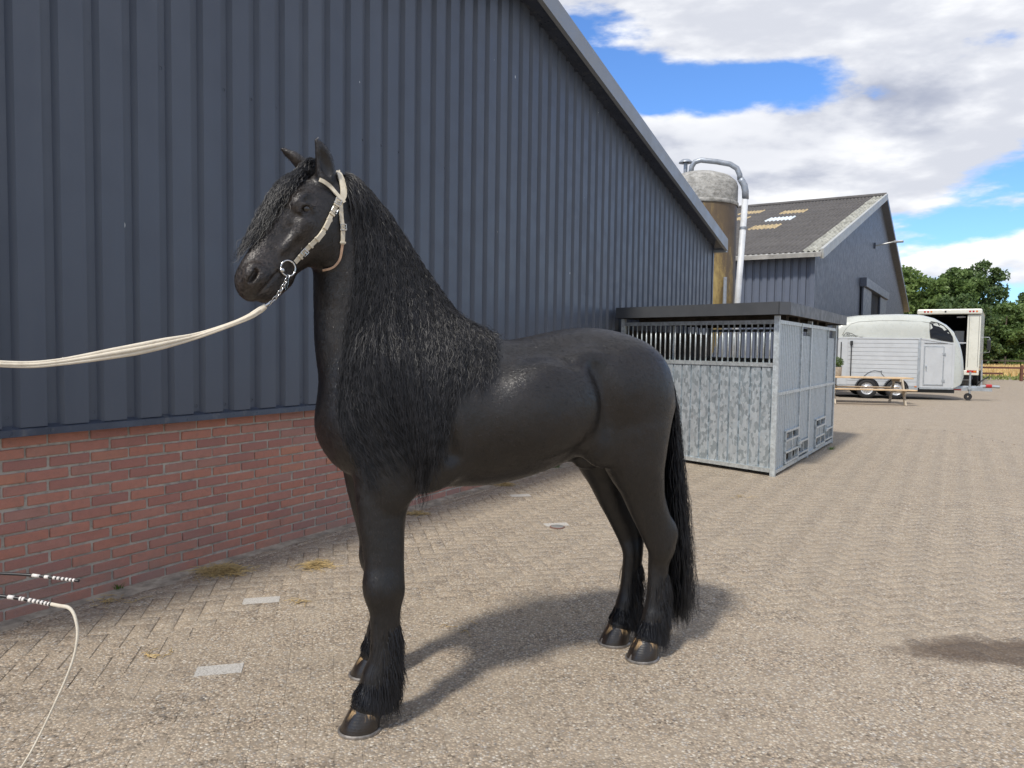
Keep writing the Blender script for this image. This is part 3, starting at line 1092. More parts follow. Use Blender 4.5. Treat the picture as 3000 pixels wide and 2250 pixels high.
fr.add([FMT @ Vector(p) for p in ((0, -.014, ZR), (FLn, -.014, 1.775), (FLn, -.014, 1.82), (0, -.014, ZR + .045), (0, .01, ZR), (FLn, .01, 1.775), (FLn, .01, 1.82), (0, .01, ZR + .045))], [(0, 1, 2, 3), (4, 7, 6, 5), (0, 4, 5, 1), (3, 2, 6, 7), (1, 5, 6, 2), (0, 3, 7, 4)])
fr.obj('front_rail', M_ALU, trail)
MB().box(.10, .80, -.020, -.002, 1.868 - .06, 1.876 - .06, FMT @ Matrix.Shear('XY', 4, (0, 0))).obj('drip_strip', M_BLK, trail)
MB().box(FLn - .07, FLn, -.016, .01, ZB - .02, 1.78, FMT).obj('nose_trim', M_ALU, trail)
MB().box(.02, 2.40, -.008, .03, ZB - .09, ZB).obj('sill', M_GALV, trail)
MB().box(0, FLn, -.012, .02, ZB - .06, ZB, FMT).obj('sill', M_GALV, trail)


# upper shell and nose, a loft of arched sections
def roof_z(x):
    return float(np.interp(x, [0, .12, .4, 1.0, 1.9, 2.5, 2.9, 3.25, 3.5, 3.68, 3.78, 3.82], [2.50, 2.62, 2.70, 2.745, 2.765, 2.74, 2.63, 2.42, 2.16, 1.83, 1.45, 1.10]))


def base_z(x):
    return ZR + .04 if x < 2.42 else (float(np.interp(x, [2.42, 3.47], [ZR + .04, 1.815])) if x < 3.44 else float(np.interp(x, [3.44, 3.5, 3.7, 3.82], [ZB + .0, ZB, ZB + .10, .75])))


def half_w(x):
    return float(np.interp(x, [0, 2.42, 3.45, 3.70, 3.82], [TW / 2 - .004, TW / 2 - .004, TW / 2 - FY1 - .002, TW / 2 - .34, TW / 2 - .55]))


def arch(x, na=18):
    zb_, zt, hw = base_z(x), roof_z(x), half_w(x)
    out = []
    for i in range(na + 1):
        a = math.pi * i / na
        cx2, sx2 = math.cos(a), math.sin(a)
        ex2 = .42
        out.append((TW / 2 - hw * math.copysign(abs(cx2) ** ex2, cx2), zb_ + (zt - zb_) * sx2 ** .62))
    return out


xs_ = [0, .03, .12, .3, .6, 1.2, 1.8, 2.42, 2.6, 2.9, 3.1, 3.25, 3.38, 3.4399, 3.4401, 3.5, 3.58, 3.66, 3.72, 3.78, 3.82]
vs, fs = [], []
na = 18
for x in xs_:
    vs += [(x, y, z) for y, z in arch(x)]
for i in range(len(xs_) - 1):
    for k in range(na):
        a = i * (na + 1) + k
        fs.append((a, a + na + 1, a + na + 2, a + 1))
fs.append(tuple(range(na + 1)))
e = (len(xs_) - 1) * (na + 1)
fs.append(tuple(e + k for k in range(na, -1, -1)))
shell = MB().add(vs, fs).obj('upper_shell', M_SHELL, trail, smooth=True)


def side_y(x, z):
    pts = arch(x, 60)[:31]
    return float(np.interp(z, [p[1] for p in pts], [p[0] for p in pts]))


wpoly = [(2.72, 1.985), (2.69, 2.18), (2.69, 2.47), (2.74, 2.50), (2.92, 2.47), (3.10, 2.38), (3.25, 2.22), (3.36, 2.02), (3.39, 1.865), (3.34, 1.862), (3.05, 1.91)]
win = MB()
cxw, czw = 3.0, 2.12
ring = [(x, side_y(x, z) - .006, z) for x, z in wpoly]
inner = [(cxw + (x - cxw) * .5, side_y(cxw + (x - cxw) * .5, czw + (z - czw) * .5) - .008, czw + (z - czw) * .5) for x, z in wpoly]
n = len(ring)
win.add(ring + inner + [(cxw, side_y(cxw, czw) - .008, czw)], [(i, (i + 1) % n, n + (i + 1) % n, n + i) for i in range(n)] + [(n + i, n + (i + 1) % n, 2 * n) for i in range(n)])
wino = win.obj('side_window', M_GLASS, trail, smooth='all')
MB().tube([(x, side_y(x, z) - .008, z) for x, z in wpoly + wpoly[:1]], .014, 6).obj('window_seal', M_BLK, wino, smooth='all')
# raised line along the shell
MB().tube([(x, side_y(x, z) - .002, z) for x, z in ((.12, 2.05), (.2, 2.25), (.36, 2.42), (.6, 2.49), (1.2, 2.53), (1.9, 2.535), (2.5, 2.50), (2.9, 2.43))], .013, 6).obj('shell_moulding', M_SHELL, shell, smooth='all')
# marks on the side
MB().tube([(x, -.011, z) for x, z in ((.76, .66), (.90, .80), (1.02, .875), (1.12, .90), (1.28, .875), (1.34, .90), (1.31, .85), (1.33, .80), (1.42, .70), (1.44, .655))], .008, 5).obj('horse_outline_mark', M_BLK, trail, smooth='all')
MB().tube([(x, side_y(x, z) - .004, z) for x, z in ((.14, 1.985), (.16, 2.05), (.22, 2.11), (.22, 2.125), (.30, 2.13), (.40, 2.10), (.48, 2.05), (.54, 1.985))], .006, 5).obj('arched_mark', M_BLK, trail, smooth='all')
for txt, sz_, x, z in (('BIG', .055, .24, 2.055), ('CHAMPION', .062, .17, 1.995)):
    fc = bpy.data.curves.new('lettering', 'FONT')
    fc.body = txt
    fc.size = sz_ * 1.25
    fc.extrude = .0015
    fc.materials.append(M_BLK)
    tmp_ = bpy.data.objects.new('lettering_curve', fc)
    COL.objects.link(tmp_)
    me = bpy.data.meshes.new_from_object(tmp_.evaluated_get(bpy.context.evaluated_depsgraph_get()))
    bpy.data.objects.remove(tmp_)
    o = link('lettering', me, trail, (x, side_y(x, z) - .006, z))
    o.rotation_euler = (R(84), 0, 0)
el = MB().lathe([(.0005, -.006), (.085, -.006), (.085, 0)], 20, T(.68, side_y(.68, 2.02) - .003, 2.02, rx=R(84), s=(1, .5, 1)))
el.obj('oval_badge', pm('brown_badge', (.10, .07, .045), .4, 0, .1), trail)
for x in (.09, .40):
    MB().box(x - .012, x + .012, -.05, -.006, .70, 1.82).obj('tailgate_strut', M_BLK, trail)
MB().box(.36, .44, -.06, -.006, 1.72, 1.86, bev=.01).obj('strut_bracket', M_BLK, trail)
for x, z, r in ((2.24, 1.60, .022), (2.24, 1.38, .038)):
    MB().lathe([(.0005, -.03), (r * .6, -.03), (r, -.01), (r, 0)], 12, T(x, -.004, z, rx=R(90))).obj('lock', M_GALV, trail, smooth=True)
# wheels
def tyre_profile(R0, r0, w):
    return [(r0, -w / 2 + .02), (r0 + .02, -w / 2), (R0 - .05, -w / 2), (R0 - .012, -w / 2 + .02), (R0, -w / 2 + .05), (R0, w / 2 - .05), (R0 - .012, w / 2 - .02), (R0 - .05, w / 2), (r0 + .02, w / 2), (r0, w / 2 - .02)]


def wheel(parent, x, y, R0, r0, w, holes=12):
    wo_ = link('wheel', None, parent, (x, y, R0))
    MB().lathe(tyre_profile(R0, r0, w), 40, T(rx=R(90))).obj('tyre', M_RUB, wo_, smooth=True)
    rim = MB()
    rim.lathe([(r0, w / 2 - .02), (r0 - .008, w / 2 - .03), (r0 - .02, w / 2 - .05), (r0 - .035, w / 2 - .055), (.085, w / 2 - .035), (.07, w / 2 - .02), (.0005, w / 2 - .018)], 40, T(rx=R(90)))
    ro = rim.obj('rim', pm('silver_rim', (.62, .63, .64), .3, .6, .1, 6), wo_, smooth=True)
    hm = MB()
    for k in range(holes):
        a = 6.283 * k / holes
        hm.lathe([(.0005, .004), (.014, .004), (.014, 0)], 8, T(math.cos(a) * (r0 - .062), -(w / 2 - .052), math.sin(a) * (r0 - .062), rx=R(90)))
    hm.obj('rim_holes', M_BLK, ro)
    return wo_


for wx in (.90, 1.755):
    wheel(trail, wx, -.01, .315, .195, .19)
    wheel(trail, wx, TW - .10, .315, .195, .19)
    fn = MB()
    pr = [(math.cos(a) * .365, math.sin(a) * .365) for a in np.linspace(R(5), R(175), 15)]
    vs = [(wx + x, y, .315 + z) for (x, z) in pr for y in (-.13, .10)]
    vs += [(wx + x * .95, y, .315 + z * .95) for (x, z) in pr for y in (-.13, .10)]
    k = 30
    fs = [(2 * i, 2 * i + 1, 2 * i + 3, 2 * i + 2) for i in range(14)] + [(k + 2 * i, k + 2 * i + 2, k + 2 * i + 3, k + 2 * i + 1) for i in range(14)] + [(2 * i, 2 * i + 2, k + 2 * i + 2, k + 2 * i) for i in range(14)]
    fn.add(vs, fs).obj('mudguard', pm('grey_mudguard', (.045, .045, .048), .55), trail, smooth=True)
MB().box(.0, 3.5, .25, TW - .25, .22, ZB - .06).obj('chassis', M_BLK, trail)
# drawbar, coupling, jockey wheel
db = MB()
for s_ in (-1, 1):
    db.tube([(2.6, TW / 2 + s_ * .45, .38), (3.6, TW / 2 + s_ * .32, .38), (4.45, TW / 2 + s_ * .03, .40)], .045, 4)
db.obj('drawbar', M_GALV, trail)
MB().box(2.9, 4.62, .50, .60, .30, .40).obj('drawbar_side', M_GALV, trail)
MB().box(3.45, 3.75, .488, .498, .31, .35).obj('reflector', M_RED, trail)
MB().tube([(4.4, TW / 2, .43), (4.75, TW / 2, .44), (4.95, TW / 2, .43)], [.05, .045, .05], 10).obj('coupling', M_GALV, trail, smooth=True)
MB().tube([(4.55, TW / 2 - .03, .45), (4.72, TW / 2 - .03, .45)], .062, 10).obj('gaiter', M_RED, trail, smooth=True)
MB().tube([(4.28, TW / 2 - .05, .44), (4.40, TW / 2 - .05, .60), (4.62, TW / 2 - .05, .76)], .022, 8).obj('brake_lever', M_BLK, trail, smooth='all')
jk = MB()
jk.tube([(3.98, .46, .20), (3.98, .46, .92)], .030, 10)
jk.box(3.93, 4.03, .42, .62, .34, .42)
jko = jk.obj('jockey_stand', M_GALV, trail, smooth=True)
MB().lathe([(.03, -.03), (.105, -.035), (.115, -.02), (.115, .02), (.105, .035), (.03, .03)], 20, T(3.94, .46, .117, rx=R(90))).obj('jockey_wheel', M_RUB, jko, smooth=True)
MB().box(2.30, 2.36, -.022, -.012, ZB - .005, ZB + .03).obj('side_marker', M_AMB, trail)

# ================================================================== horse lorry seen from behind
LOA = Vector((.556, .831, 0)).normalized()
lorry = thing('horse_lorry', 'white horse lorry parked behind the trailer with open dark rear', 'lorry', (20.98, 33.0, 0), math.atan2(LOA.y, LOA.x))
M_LWH = pm('cream_lorry_paint', (.68, .68, .60), .3, 0, .05, 1.2, coat=.4, dirt=((.45, .44, .38), .25))
M_LIN = pm('dark_lorry_lining', (.035, .037, .042), .7, 0, .2, 3)
W2, ZL0, ZL1, LL = 2.50, .72, 3.42, 6.4
# local x forward, y left; rear face at x = 0
rr_ = MB()
MB().box(.0, LL, 0, .05, ZL0, ZL1).obj('side_wall', M_LWH, lorry)
MB().box(.0, LL, W2 - .05, W2, ZL0, ZL1).obj('side_wall', M_LWH, lorry)
MB().box(LL - .05, LL, .05, W2 - .05, ZL0, ZL1).obj('front_wall', M_LIN, lorry)
MB().box(.0, LL - .05, .05, W2 - .05, ZL0, ZL0 + .05).obj('floor_deck', M_LIN, lorry)
MB().box(-.03, LL, -.02, W2 + .02, ZL1 + .002, ZL1 + .05, bev=.015).obj('roof', M_LWH, lorry)
MB().box(-.14, .02, -.03, W2 + .03, ZL1 - .17, ZL1 + .07, bev=.05).obj('rear_header', M_LWH, lorry)
for y0, y1 in ((.0, .52), (W2 - .25, W2)):
    MB().box(-.035, -.002, y0, y1, ZL0, ZL1 - .19, bev=.01).obj('rear_pillar', M_LWH, lorry)
for y in (.065, .44):
    MB().box(-.042, -.035, y - .006, y + .006, ZL0 + .15, ZL1 - .25).obj('panel_seam', M_LIN, lorry)
for yc in (.30, W2 - .42):
    for k in range(3):
        MB().lathe([(.0005, .012), (.035, .010), (.045, 0)], 14, T(-.14, yc + (k - 1) * .13, ZL1 - .05, ry=R(-90))).obj('marker_light', M_RED if k else M_AMB, lorry, smooth=True)
MB().box(-.16, -.12, W2 / 2 + .1, W2 / 2 + .17, ZL1 - .08, ZL1 - .01, bev=.01).obj('camera_unit', M_BLK, lorry)
MB().box(-.06, .45, .0, W2, .50, ZL0 - .002, bev=.03).obj('rear_bumper', M_LWH, lorry)
tl_ = MB().box(-.075, -.058, .08, .46, .62, .72).obj('tail_light', M_RED, lorry)
MB().box(-.083, -.076, .10, .20, .63, .71).obj('indicator_lens', M_AMB, tl_)
MB().box(.3, 2.0, .25, W2 - .25, .30, .50).obj('chassis', M_BLK, lorry)
MB().box(-.05, -.01, .53, W2 - .28, 1.93, 1.98).obj('breast_bar', M_ALU, lorry)
MB().box(2.2, 2.25, .05, W2 - .3, ZL0 + .05, 2.30).obj('partition', M_LIN, lorry)
MB().box(2.0, 2.15, .7, 1.1, 1.9, 2.55, bev=.02).obj('cabinet', M_ALU, lorry)
MB().box(.25, .75, .62, .95, ZL1 - .30, ZL1 - .26).obj('interior_lamp', pm('lamp_white', (.8, .8, .8), .4), lorry)
MB().box(LL + .02, LL + 2.0, .05, W2 - .05, .55, 2.5, bev=.12).obj('cab', M_LWH, lorry)
MB().box(LL + .6, LL + 1.6, .035, .05, 1.5, 2.2).obj('cab_window', M_GLASS, lorry)
for wx in (1.6, LL + 1.0):
    for y in (.18, W2 - .18):
        wheel(lorry, wx, y, .44, .27, .26)
MB().box(.6, LL - .4, -.006, .0, .95, 1.0).obj('side_strip', M_GALV, lorry)
mr = MB().tube([(LL + 1.75, .04, 2.35), (LL + 1.75, -.22, 2.35), (LL + 1.75, -.25, 2.25), (LL + 1.75, -.25, 1.55), (LL + 1.75, .04, 1.50)], .018, 8)
mro = mr.obj('mirror_arm', M_GALV, lorry, smooth='all')
MB().box(LL + 1.68, LL + 1.74, -.30, -.12, 1.65, 2.22, bev=.02).obj('mirror', M_BLK, mro)
MB().tube([(-.10, -.12, .06), (-.07, -.10, 1.18)], .035, 8).obj('ramp_strut', M_GALV, lorry, smooth=True)
for z, l_ in ((1.0, .75), (.70, .55)):
    pass

# ================================================================== picnic table and pot plant
TBO = Vector((10.38, 21.75, 0))
TBD = Vector((.985, -.17, 0)).normalized()
table = thing('picnic_table', 'pale timber picnic table with attached benches in front of the horse trailer', 'picnic table', TBO, math.atan2(TBD.y, TBD.x))
M_PINE = pm('pale_pine', (.56, .41, .25), .65, 0, .16, 5, .15, 60)
M_PINEG = pm('greyed_timber', (.46, .40, .31), .75, 0, .2, 6, .2, 60)
for k in range(5):
    y = (k - 2) * .148
    MB().box(-1.25, 1.30, y - .070, y + .070, .735, .775, bev=.008).obj('table_plank', M_PINE, table)
for s_ in (-1, 1):
    for k in range(2):
        y = s_ * .72 + (k - .5) * .145
        MB().box(-1.22, 1.24, y - .068, y + .068, .415, .452, bev=.008).obj('bench_plank', M_PINE, table)
for x in (-.95, .95):
    MB().box(x - .022, x + .022, -.80, .80, .325, .413).obj('cross_beam', M_PINEG, table)
    MB().box(x - .022, x + .022, -.36, .36, .655, .733).obj('top_beam', M_PINEG, table)
    for s_ in (-1, 1):
        MB().add([(x + dx, s_ * y, z) for dx in (.024, .066) for y, z in ((.62, 0), (.74, 0), (.36, .735), (.26, .735))], [(0, 1, 2, 3), (7, 6, 5, 4), (0, 4, 5, 1), (1, 5, 6, 2), (2, 6, 7, 3), (3, 7, 4, 0)]).obj('leg', M_PINEG, table)
pot = thing('pot_plant', 'bushy green herb in a beige stone pot on the picnic table', 'plant', tuple(TBO + TBD * -.62 + Vector((-.03, .16, .776))))
MB().lathe([(.0005, 0), (.115, 0), (.132, .02), (.140, .25), (.146, .27), (.130, .27), (.126, .22), (.0005, .22)], 28).obj('pot', pm('beige_stoneware', (.42, .37, .30), .85, 0, .2, 14, .3, 60), pot, smooth=True)


def leaf_cloud(rng, n, fn, size, asp=.55):
    """n leaf blades: fn() gives (centre, normal-ish) -> vertices and quads"""
    C_ = np.array([fn() for _ in range(n)])
    d1 = rng.normal(0, 1, (n, 3))
    d1 /= np.linalg.norm(d1, axis=1, keepdims=True)
    d2 = np.cross(d1, rng.normal(0, 1, (n, 3)))
    d2 /= np.linalg.norm(d2, axis=1, keepdims=True)
    s_ = size * rng.uniform(.6, 1.3, (n, 1))
    a, b = d1 * s_, d2 * s_ * asp
    nn_ = np.cross(d1, d2) * s_ * .18
    V = np.stack([C_ - a, C_ + b * .9 + nn_ * .6, C_ + a * 1.05 - nn_, C_ - b + nn_ * .6], 1).reshape(-1, 3)
    Q = np.arange(4 * n).reshape(-1, 4)
    return V, Q


def leafmat(name, c0, c1, vs=1.2):
    t = NT(name)
    v = t.co('World')
    oi = t.n('ShaderNodeNewGeometry').outputs['Random Per Island']
    c = t.mix(t.math('ADD', t.math('MULTIPLY', oi, .6), t.math('MULTIPLY', t.rng(t.noise(v, vs, 3), .3, .7), .4)), c0, c1)
    tr = t.n('ShaderNodeBsdfTranslucent')
    t.t.links.new(c, tr.inputs['Color'])
    mx_ = t.n('ShaderNodeMixShader')
    mx_.inputs[0].default_value = .35
    t.P(Base_Color=c, Roughness=.5, Specular_IOR_Level=.35)
    t.t.links.new(t.b.outputs[0], mx_.inputs[1])
    t.t.links.new(tr.outputs[0], mx_.inputs[2])
    t.t.links.new(mx_.outputs[0], t.t.nodes['Material Output'].inputs['Surface'])
    return t.m


M_HERB = leafmat('herb_leaves', (.055, .10, .030), (.17, .25, .08), 20)


def _hf():
    while True:
        p = NPR.uniform(-1, 1, 3)
        if p @ p < 1:
            return p * np.array([.19, .19, .17]) + np.array([0, 0, .40])


V, Q = leaf_cloud(NPR, 900, _hf, .022)
link('foliage', npmesh('foliage', V, Q, M_HERB, False), pot)
st_ = MB()
for k in range(14):
    a = k * 2.4
    st_.tube([(math.cos(a) * .05, math.sin(a) * .05, .215), (math.cos(a) * .13, math.sin(a) * .13, .42)], .004, 4)
st_.obj('stems', M_HERB, pot)

# ================================================================== trees beyond the field, fences
M_TREES = [leafmat('oak_leaves', (.075, .130, .042), (.200, .290, .085), .25), leafmat('bright_leaves', (.100, .165, .045), (.250, .340, .105), .25), leafmat('dark_leaves', (.058, .105, .042), (.155, .225, .075), .25)]
M_BARK = pm('bark', (.085, .068, .050), .95, 0, .35, 2, .5, 12)


def tree(name, label, x, y, h, r, mi, n=5200, low=.0, group='trees along the far side of the field'):
    o = thing(name, label, 'tree', (x, y, -.03), NPR.uniform(0, 6.28), group)
    tr = MB()
    tr.tube([(0, 0, 0), (.08, .05, h * .2), (-.06, .1, h * .45), (.1, 0, h * .75)], [.30, .24, .16, .05], 8)
    limbs = []
    for k in range(9):
        a = k * 2.4 + NPR.uniform(-.3, .3)
        z0 = h * NPR.uniform(.15, .6)
        e_ = np.array([math.cos(a) * r * .75, math.sin(a) * r * .75, min(h * .92, z0 + h * NPR.uniform(.12, .3))])
        tr.tube([(0, .05, z0), (e_[0] * .5, e_[1] * .5, z0 + (e_[2] - z0) * .4), tuple(e_)], [.11, .07, .025], 5)
    tr.obj('trunk', M_BARK, o, smooth='all')
    # crown: clumps scattered through the volume
    nc = 110
    cl = []
    while len(cl) < nc:
        p = NPR.uniform(-1, 1, 3)
        zz_ = (p[2] + 1) / 2
        rad = math.sqrt(max(0, 1 - (2 * max(0, zz_ - .45) / 1.12) ** 2)) if zz_ > .45 else (.70 + .3 * zz_ / .45)
        if math.hypot(p[0], p[1]) > rad:
            continue
        if math.hypot(p[0], p[1]) < rad * .45 and zz_ < .8 and NPR.random() < .6:
            continue
        cl.append(np.array([p[0] * r, p[1] * r, h * (low + (1 - low) * zz_)]))
    cl = np.array(cl)
    cs = NPR.uniform(.12, .30, nc) * r

    def fn():
        i = NPR.integers(nc)
        q = NPR.normal(0, 1, 3)
        q = q / np.linalg.norm(q) * NPR.random() ** .4
        p = cl[i] + q * cs[i] * np.array([1.15, 1.15, .75])
        p[2] = max(.15, p[2])
        return p
    V, Q = leaf_cloud(NPR, n, fn, .20, .65)
    link('crown', npmesh('crown', V, Q, M_TREES[mi], False), o)
    return o


tr_spots = [  # x, y, height, radius, material, label
    (41.5, 88, 12.6, 4.2, 1, 'bright green tree beside the gable edge of the far barn'),
    (47.6, 91, 12.4, 4.0, 1, 'rounded light green tree left of the dark crown behind the lorry'),
    (51.6, 89, 11.7, 3.9, 0, 'mid green tree directly above the lorry roof'),
    (55.2, 92, 11.9, 3.8, 0, 'dense green tree right of the lorry roof'),
    (58.8, 93, 12.9, 4.0, 2, 'dark tall tree with the highest crown at the right'),
    (61.6, 86, 6.9, 3.6, 1, 'low bright bush-like tree below the gap of sky at the right edge'),
    (56.2, 84, 7.6, 3.4, 0, 'lower leafy tree beside the lorry mirror'),
    (50.6, 83, 7.8, 3.6, 2, 'lower dark tree hidden mostly behind the lorry'),
    (66.5, 92, 11.6, 3.6, 2, 'dark tree cut off by the right picture edge'),
]
for i, (x, y, h, r, mi, lb) in enumerate(tr_spots):
    tree('broadleaf_tree', lb, x, y, h, r, mi, n=21000 if h > 8 else 14000)
M_RAIL = pm('red_brown_rail', (.13, .055, .038), .8, 0, .2, 3)
fence = thing('rail_fence', 'low red-brown rail fence at the edge of the yellow field', 'fence', (22.6, 40.2, 0), 0.)
for k in range(7):
    MB().box(k * 4.4 - .06 + .9, k * 4.4 + .06 + .9, -.06, .06, 0, .86).obj('post', M_RAIL, fence)
    if k:
        MB().box((k - 1) * 4.4 + .962, k * 4.4 + .838, -.03, .03, .66, .76).obj('rail', M_RAIL, fence)
        if k != 3:
            MB().box((k - 1) * 4.4 + .962, (k - 1) * 4.4 + (4.276 if k != 2 else 2.2), -.03, .03, .34, .44).obj('rail', M_RAIL, fence)
f2 = thing('dark_fence', 'thin dark fence line in front of the trees behind the field', 'fence', (30, 80.5, 0), 0.)
for k in range(13):
    MB().box(k * 4 - .06, k * 4 + .06, -.06, .06, -.05, 1.1).obj('post', M_WOODD, f2)
    if k:
        MB().box((k - 1) * 4 + .06, k * 4 - .06, -.03, .03, .55, .72).obj('rail', M_WOODD, f2)
# field grass
nb_ = 26000
bx = NPR.uniform(18, 62, nb_)
by = 41.5 + NPR.random(nb_) ** 1.3 * 42
hgt = np.where(by < 47, NPR.uniform(.05, .16, nb_), NPR.uniform(.15, .42, nb_))
an = NPR.uniform(0, 6.28, nb_)
dx, dy = np.cos(an) * .05, np.sin(an) * .05
ln = NPR.normal(0, .08, (nb_, 2))
V = np.stack([np.stack([bx - dx, by - dy, np.full(nb_, -.03)], 1), np.stack([bx + dx, by + dy, np.full(nb_, -.03)], 1), np.stack([bx + ln[:, 0], by + ln[:, 1], hgt], 1)], 1).reshape(-1, 3)
sel = by < 47.5
M_STRAWG = pm('dry_field_grass', (.56, .41, .19), .9, 0, .3, .8)
M_VERGE = pm('green_verge_grass', (.16, .19, .055), .9, 0, .35, 1.)
for nm, s_, mt, lb, ct in (('field_grass', ~sel, M_STRAWG, 'dry yellow grass covering the field behind the fence', 'grass'), ('verge_grass', sel, M_VERGE, 'short green grass strip along the fence', 'grass')):
    Vs = V.reshape(-1, 3, 3)[s_].reshape(-1, 3)
    link(nm, npmesh(nm, Vs, np.arange(len(Vs)).reshape(-1, 3), mt, False), None, kind='stuff', label=lb, category=ct)

# ================================================================== straw, weeds and litter by the wall
def wall_pt(t_, off):
    return BW0 + DW * t_ + NW * off


M_STRAW = pm('golden_straw', (.38, .27, .11), .6, 0, .35, 40)
M_WEED = leafmat('weed_green', (.06, .13, .02), (.18, .30, .06), 30)


def straw(p, n, rad, hgt, lng, label):
    vs, fs = [], []
    for _ in range(n):
        a, rr2 = NPR.uniform(0, 6.28), abs(NPR.normal(0, .5))
        c_ = np.array([math.cos(a) * rr2 * rad, math.sin(a) * rr2 * rad * .7, max(.003, abs(NPR.normal(0, hgt * .45)) * math.exp(-rr2))])
        b = NPR.uniform(0, 6.28)
        L_ = lng * NPR.uniform(.4, 1.2)
        d = np.array([math.cos(b), math.sin(b), NPR.normal(0, .12)]) * L_ / 2
        sd = np.array([-math.sin(b), math.cos(b), 0]) * .0019
        md = c_ + np.array([NPR.normal(0, .008), NPR.normal(0, .008), abs(NPR.normal(0, .006))])
        o = len(vs)
        for q in (c_ - d, md, c_ + d):
            q = np.array([q[0], q[1], max(.002, q[2])])
            vs += [tuple(q - sd), tuple(q + sd), tuple(q + np.array([0, 0, .0022]))]
        for k in (0, 3):
            fs += [(o + k, o + k + 3, o + k + 4, o + k + 1), (o + k + 1, o + k + 4, o + k + 5, o + k + 2), (o + k + 2, o + k + 5, o + k + 3, o + k)]
    me = bpy.data.meshes.new('straw_litter')
    me.from_pydata(vs, [], fs)
    me.materials.append(M_STRAW)
    return link('straw_litter', me, None, (p[0], p[1], .002), label=label, category='straw', kind='stuff')


straw((-1.93, 4.86), 320, .17, .05, .16, 'largest heap of straw against the brick plinth')
straw((-1.33, 5.02), 170, .13, .035, .13, 'small straw wisp on the paving behind the white marker paver')
straw((-.86, 6.62), 70, .13, .03, .12, 'straw scraps by the brick wall left of the front legs')
straw((-.05, 8.05), 80, .17, .03, .14, 'dry straw at the foot of the brick wall under the horse belly')
straw((-1.25, 4.30), 16, .10, .012, .07, 'few straws lying across the white paver')
for (x, y, n, lb) in ((-2.36, 4.28, 26, 'few loose straws on dark joints near the whip lash'), (-1.75, 3.52, 12, 'thin straws on the paving left of the second white paver'), (-.28, 3.95, 6, 'single pale straws on the paving right of the front leg'), (2.4, 7.6, 14, 'straw bits in front of the horse box')):
    straw((x, y), n, .16, .008, .08, lb)


def weeds(p, n, rad, h, label):
    vs, fs = [], []
    for _ in range(n):
        a, r2 = NPR.uniform(0, 6.28), rad * NPR.random() ** .7
        b_ = np.array([math.cos(a) * r2 * .5, math.sin(a) * r2 * .5, -.004])
        L_ = h * NPR.uniform(.5, 1.15)
        out = np.array([math.cos(a), math.sin(a), 0]) * L_ * NPR.uniform(.25, .8)
        sd = np.array([-math.sin(a), math.cos(a), 0]) * .0032
        o = len(vs)
        for f_, w_ in ((0, 1), (.5, .9), (1, .1)):
            q = b_ + out * f_ * f_ + np.array([0, 0, L_ * (f_ - .25 * f_ * f_)])
            vs += [tuple(q - sd * w_), tuple(q + sd * w_)]
        fs += [(o, o + 1, o + 3, o + 2), (o + 2, o + 3, o + 5, o + 4)]
    me = bpy.data.meshes.new('blade')
    me.from_pydata(vs, [], fs)
    me.materials.append(M_WEED)
    return link('grass_tuft', me, None, (p[0], p[1], 0), label=label, category='grass tuft')


weeds((.55, 9.35), 110, .16, .17, 'bright green grass tuft at the wall below the horse belly')
weeds((-2.44, 4.50), 45, .06, .06, 'tiny green weed at the wall beside the whip bend')
weeds((5.0, 11.4), 40, .10, .07, 'small weed under the far corner of the horse box')
cap = thing('drain_cap', 'small round grey cap with reddish rim lying on the pale marker paver', 'cap', (.405, 6.215, .002))
MB().lathe([(.0005, .010), (.050, .010), (.056, .006), (.056, 0)], 24).obj('lid', pm('grey_cap', (.20, .20, .19), .7), cap, smooth=True)
MB().lathe([(.0565, 0), (.063, 0), (.063, .006), (.0565, .008)], 24).obj('rim', pm('red_cap_rim', (.20, .10, .08), .7), cap, smooth=True)
# ================================================================== the horse
HO = (0.0075, 3.385, 0.0)
HROT = math.atan2(-0.428, -0.903)
horse = thing('horse', 'glossy black stallion with long crimped mane standing side-on on the paving', 'horse', HO, HROT)
HM = Matrix.Translation(HO) @ Matrix.Rotation(HROT, 4, 'Z')
HMI = HM.inverted()

gx = np.concatenate([np.arange(-1.0, .76, .008), np.arange(.76, 1.42, .0045)]).astype(np.float32)
gy = np.arange(-.46, .47, .006).astype(np.float32)
gz = np.concatenate([np.arange(.03, 1.66, .008), np.arange(1.66, 2.45, .0045)]).astype(np.float32)
FLD = np.full((len(gx), len(gy), len(gz)), .5, np.float32)


def _sl(lo, hi):
    out = []
    for g, a, b in zip((gx, gy, gz), lo, hi):
        i0 = max(0, int(np.searchsorted(g, a)) - 1)
        i1 = min(len(g), int(np.searchsorted(g, b)) + 1)
        out.append(slice(i0, max(i1, i0)))
    return tuple(out)


def _grid(sl):
    return gx[sl[0]][:, None, None], gy[sl[1]][None, :, None], gz[sl[2]][None, None, :]


def _smin(a, b, k):
    h = np.maximum(k - np.abs(a - b), 0) / k
    return np.minimum(a, b) - h * h * k * .25


def _qd(u, v, w, a, b, c):
    k0 = np.sqrt((u / a) ** 2 + (v / b) ** 2 + (w / c) ** 2)
    k1 = np.sqrt((u / a ** 2) ** 2 + (v / b ** 2) ** 2 + (w / c ** 2) ** 2)
    return k0 * (k0 - 1) / np.maximum(k1, 1e-4)


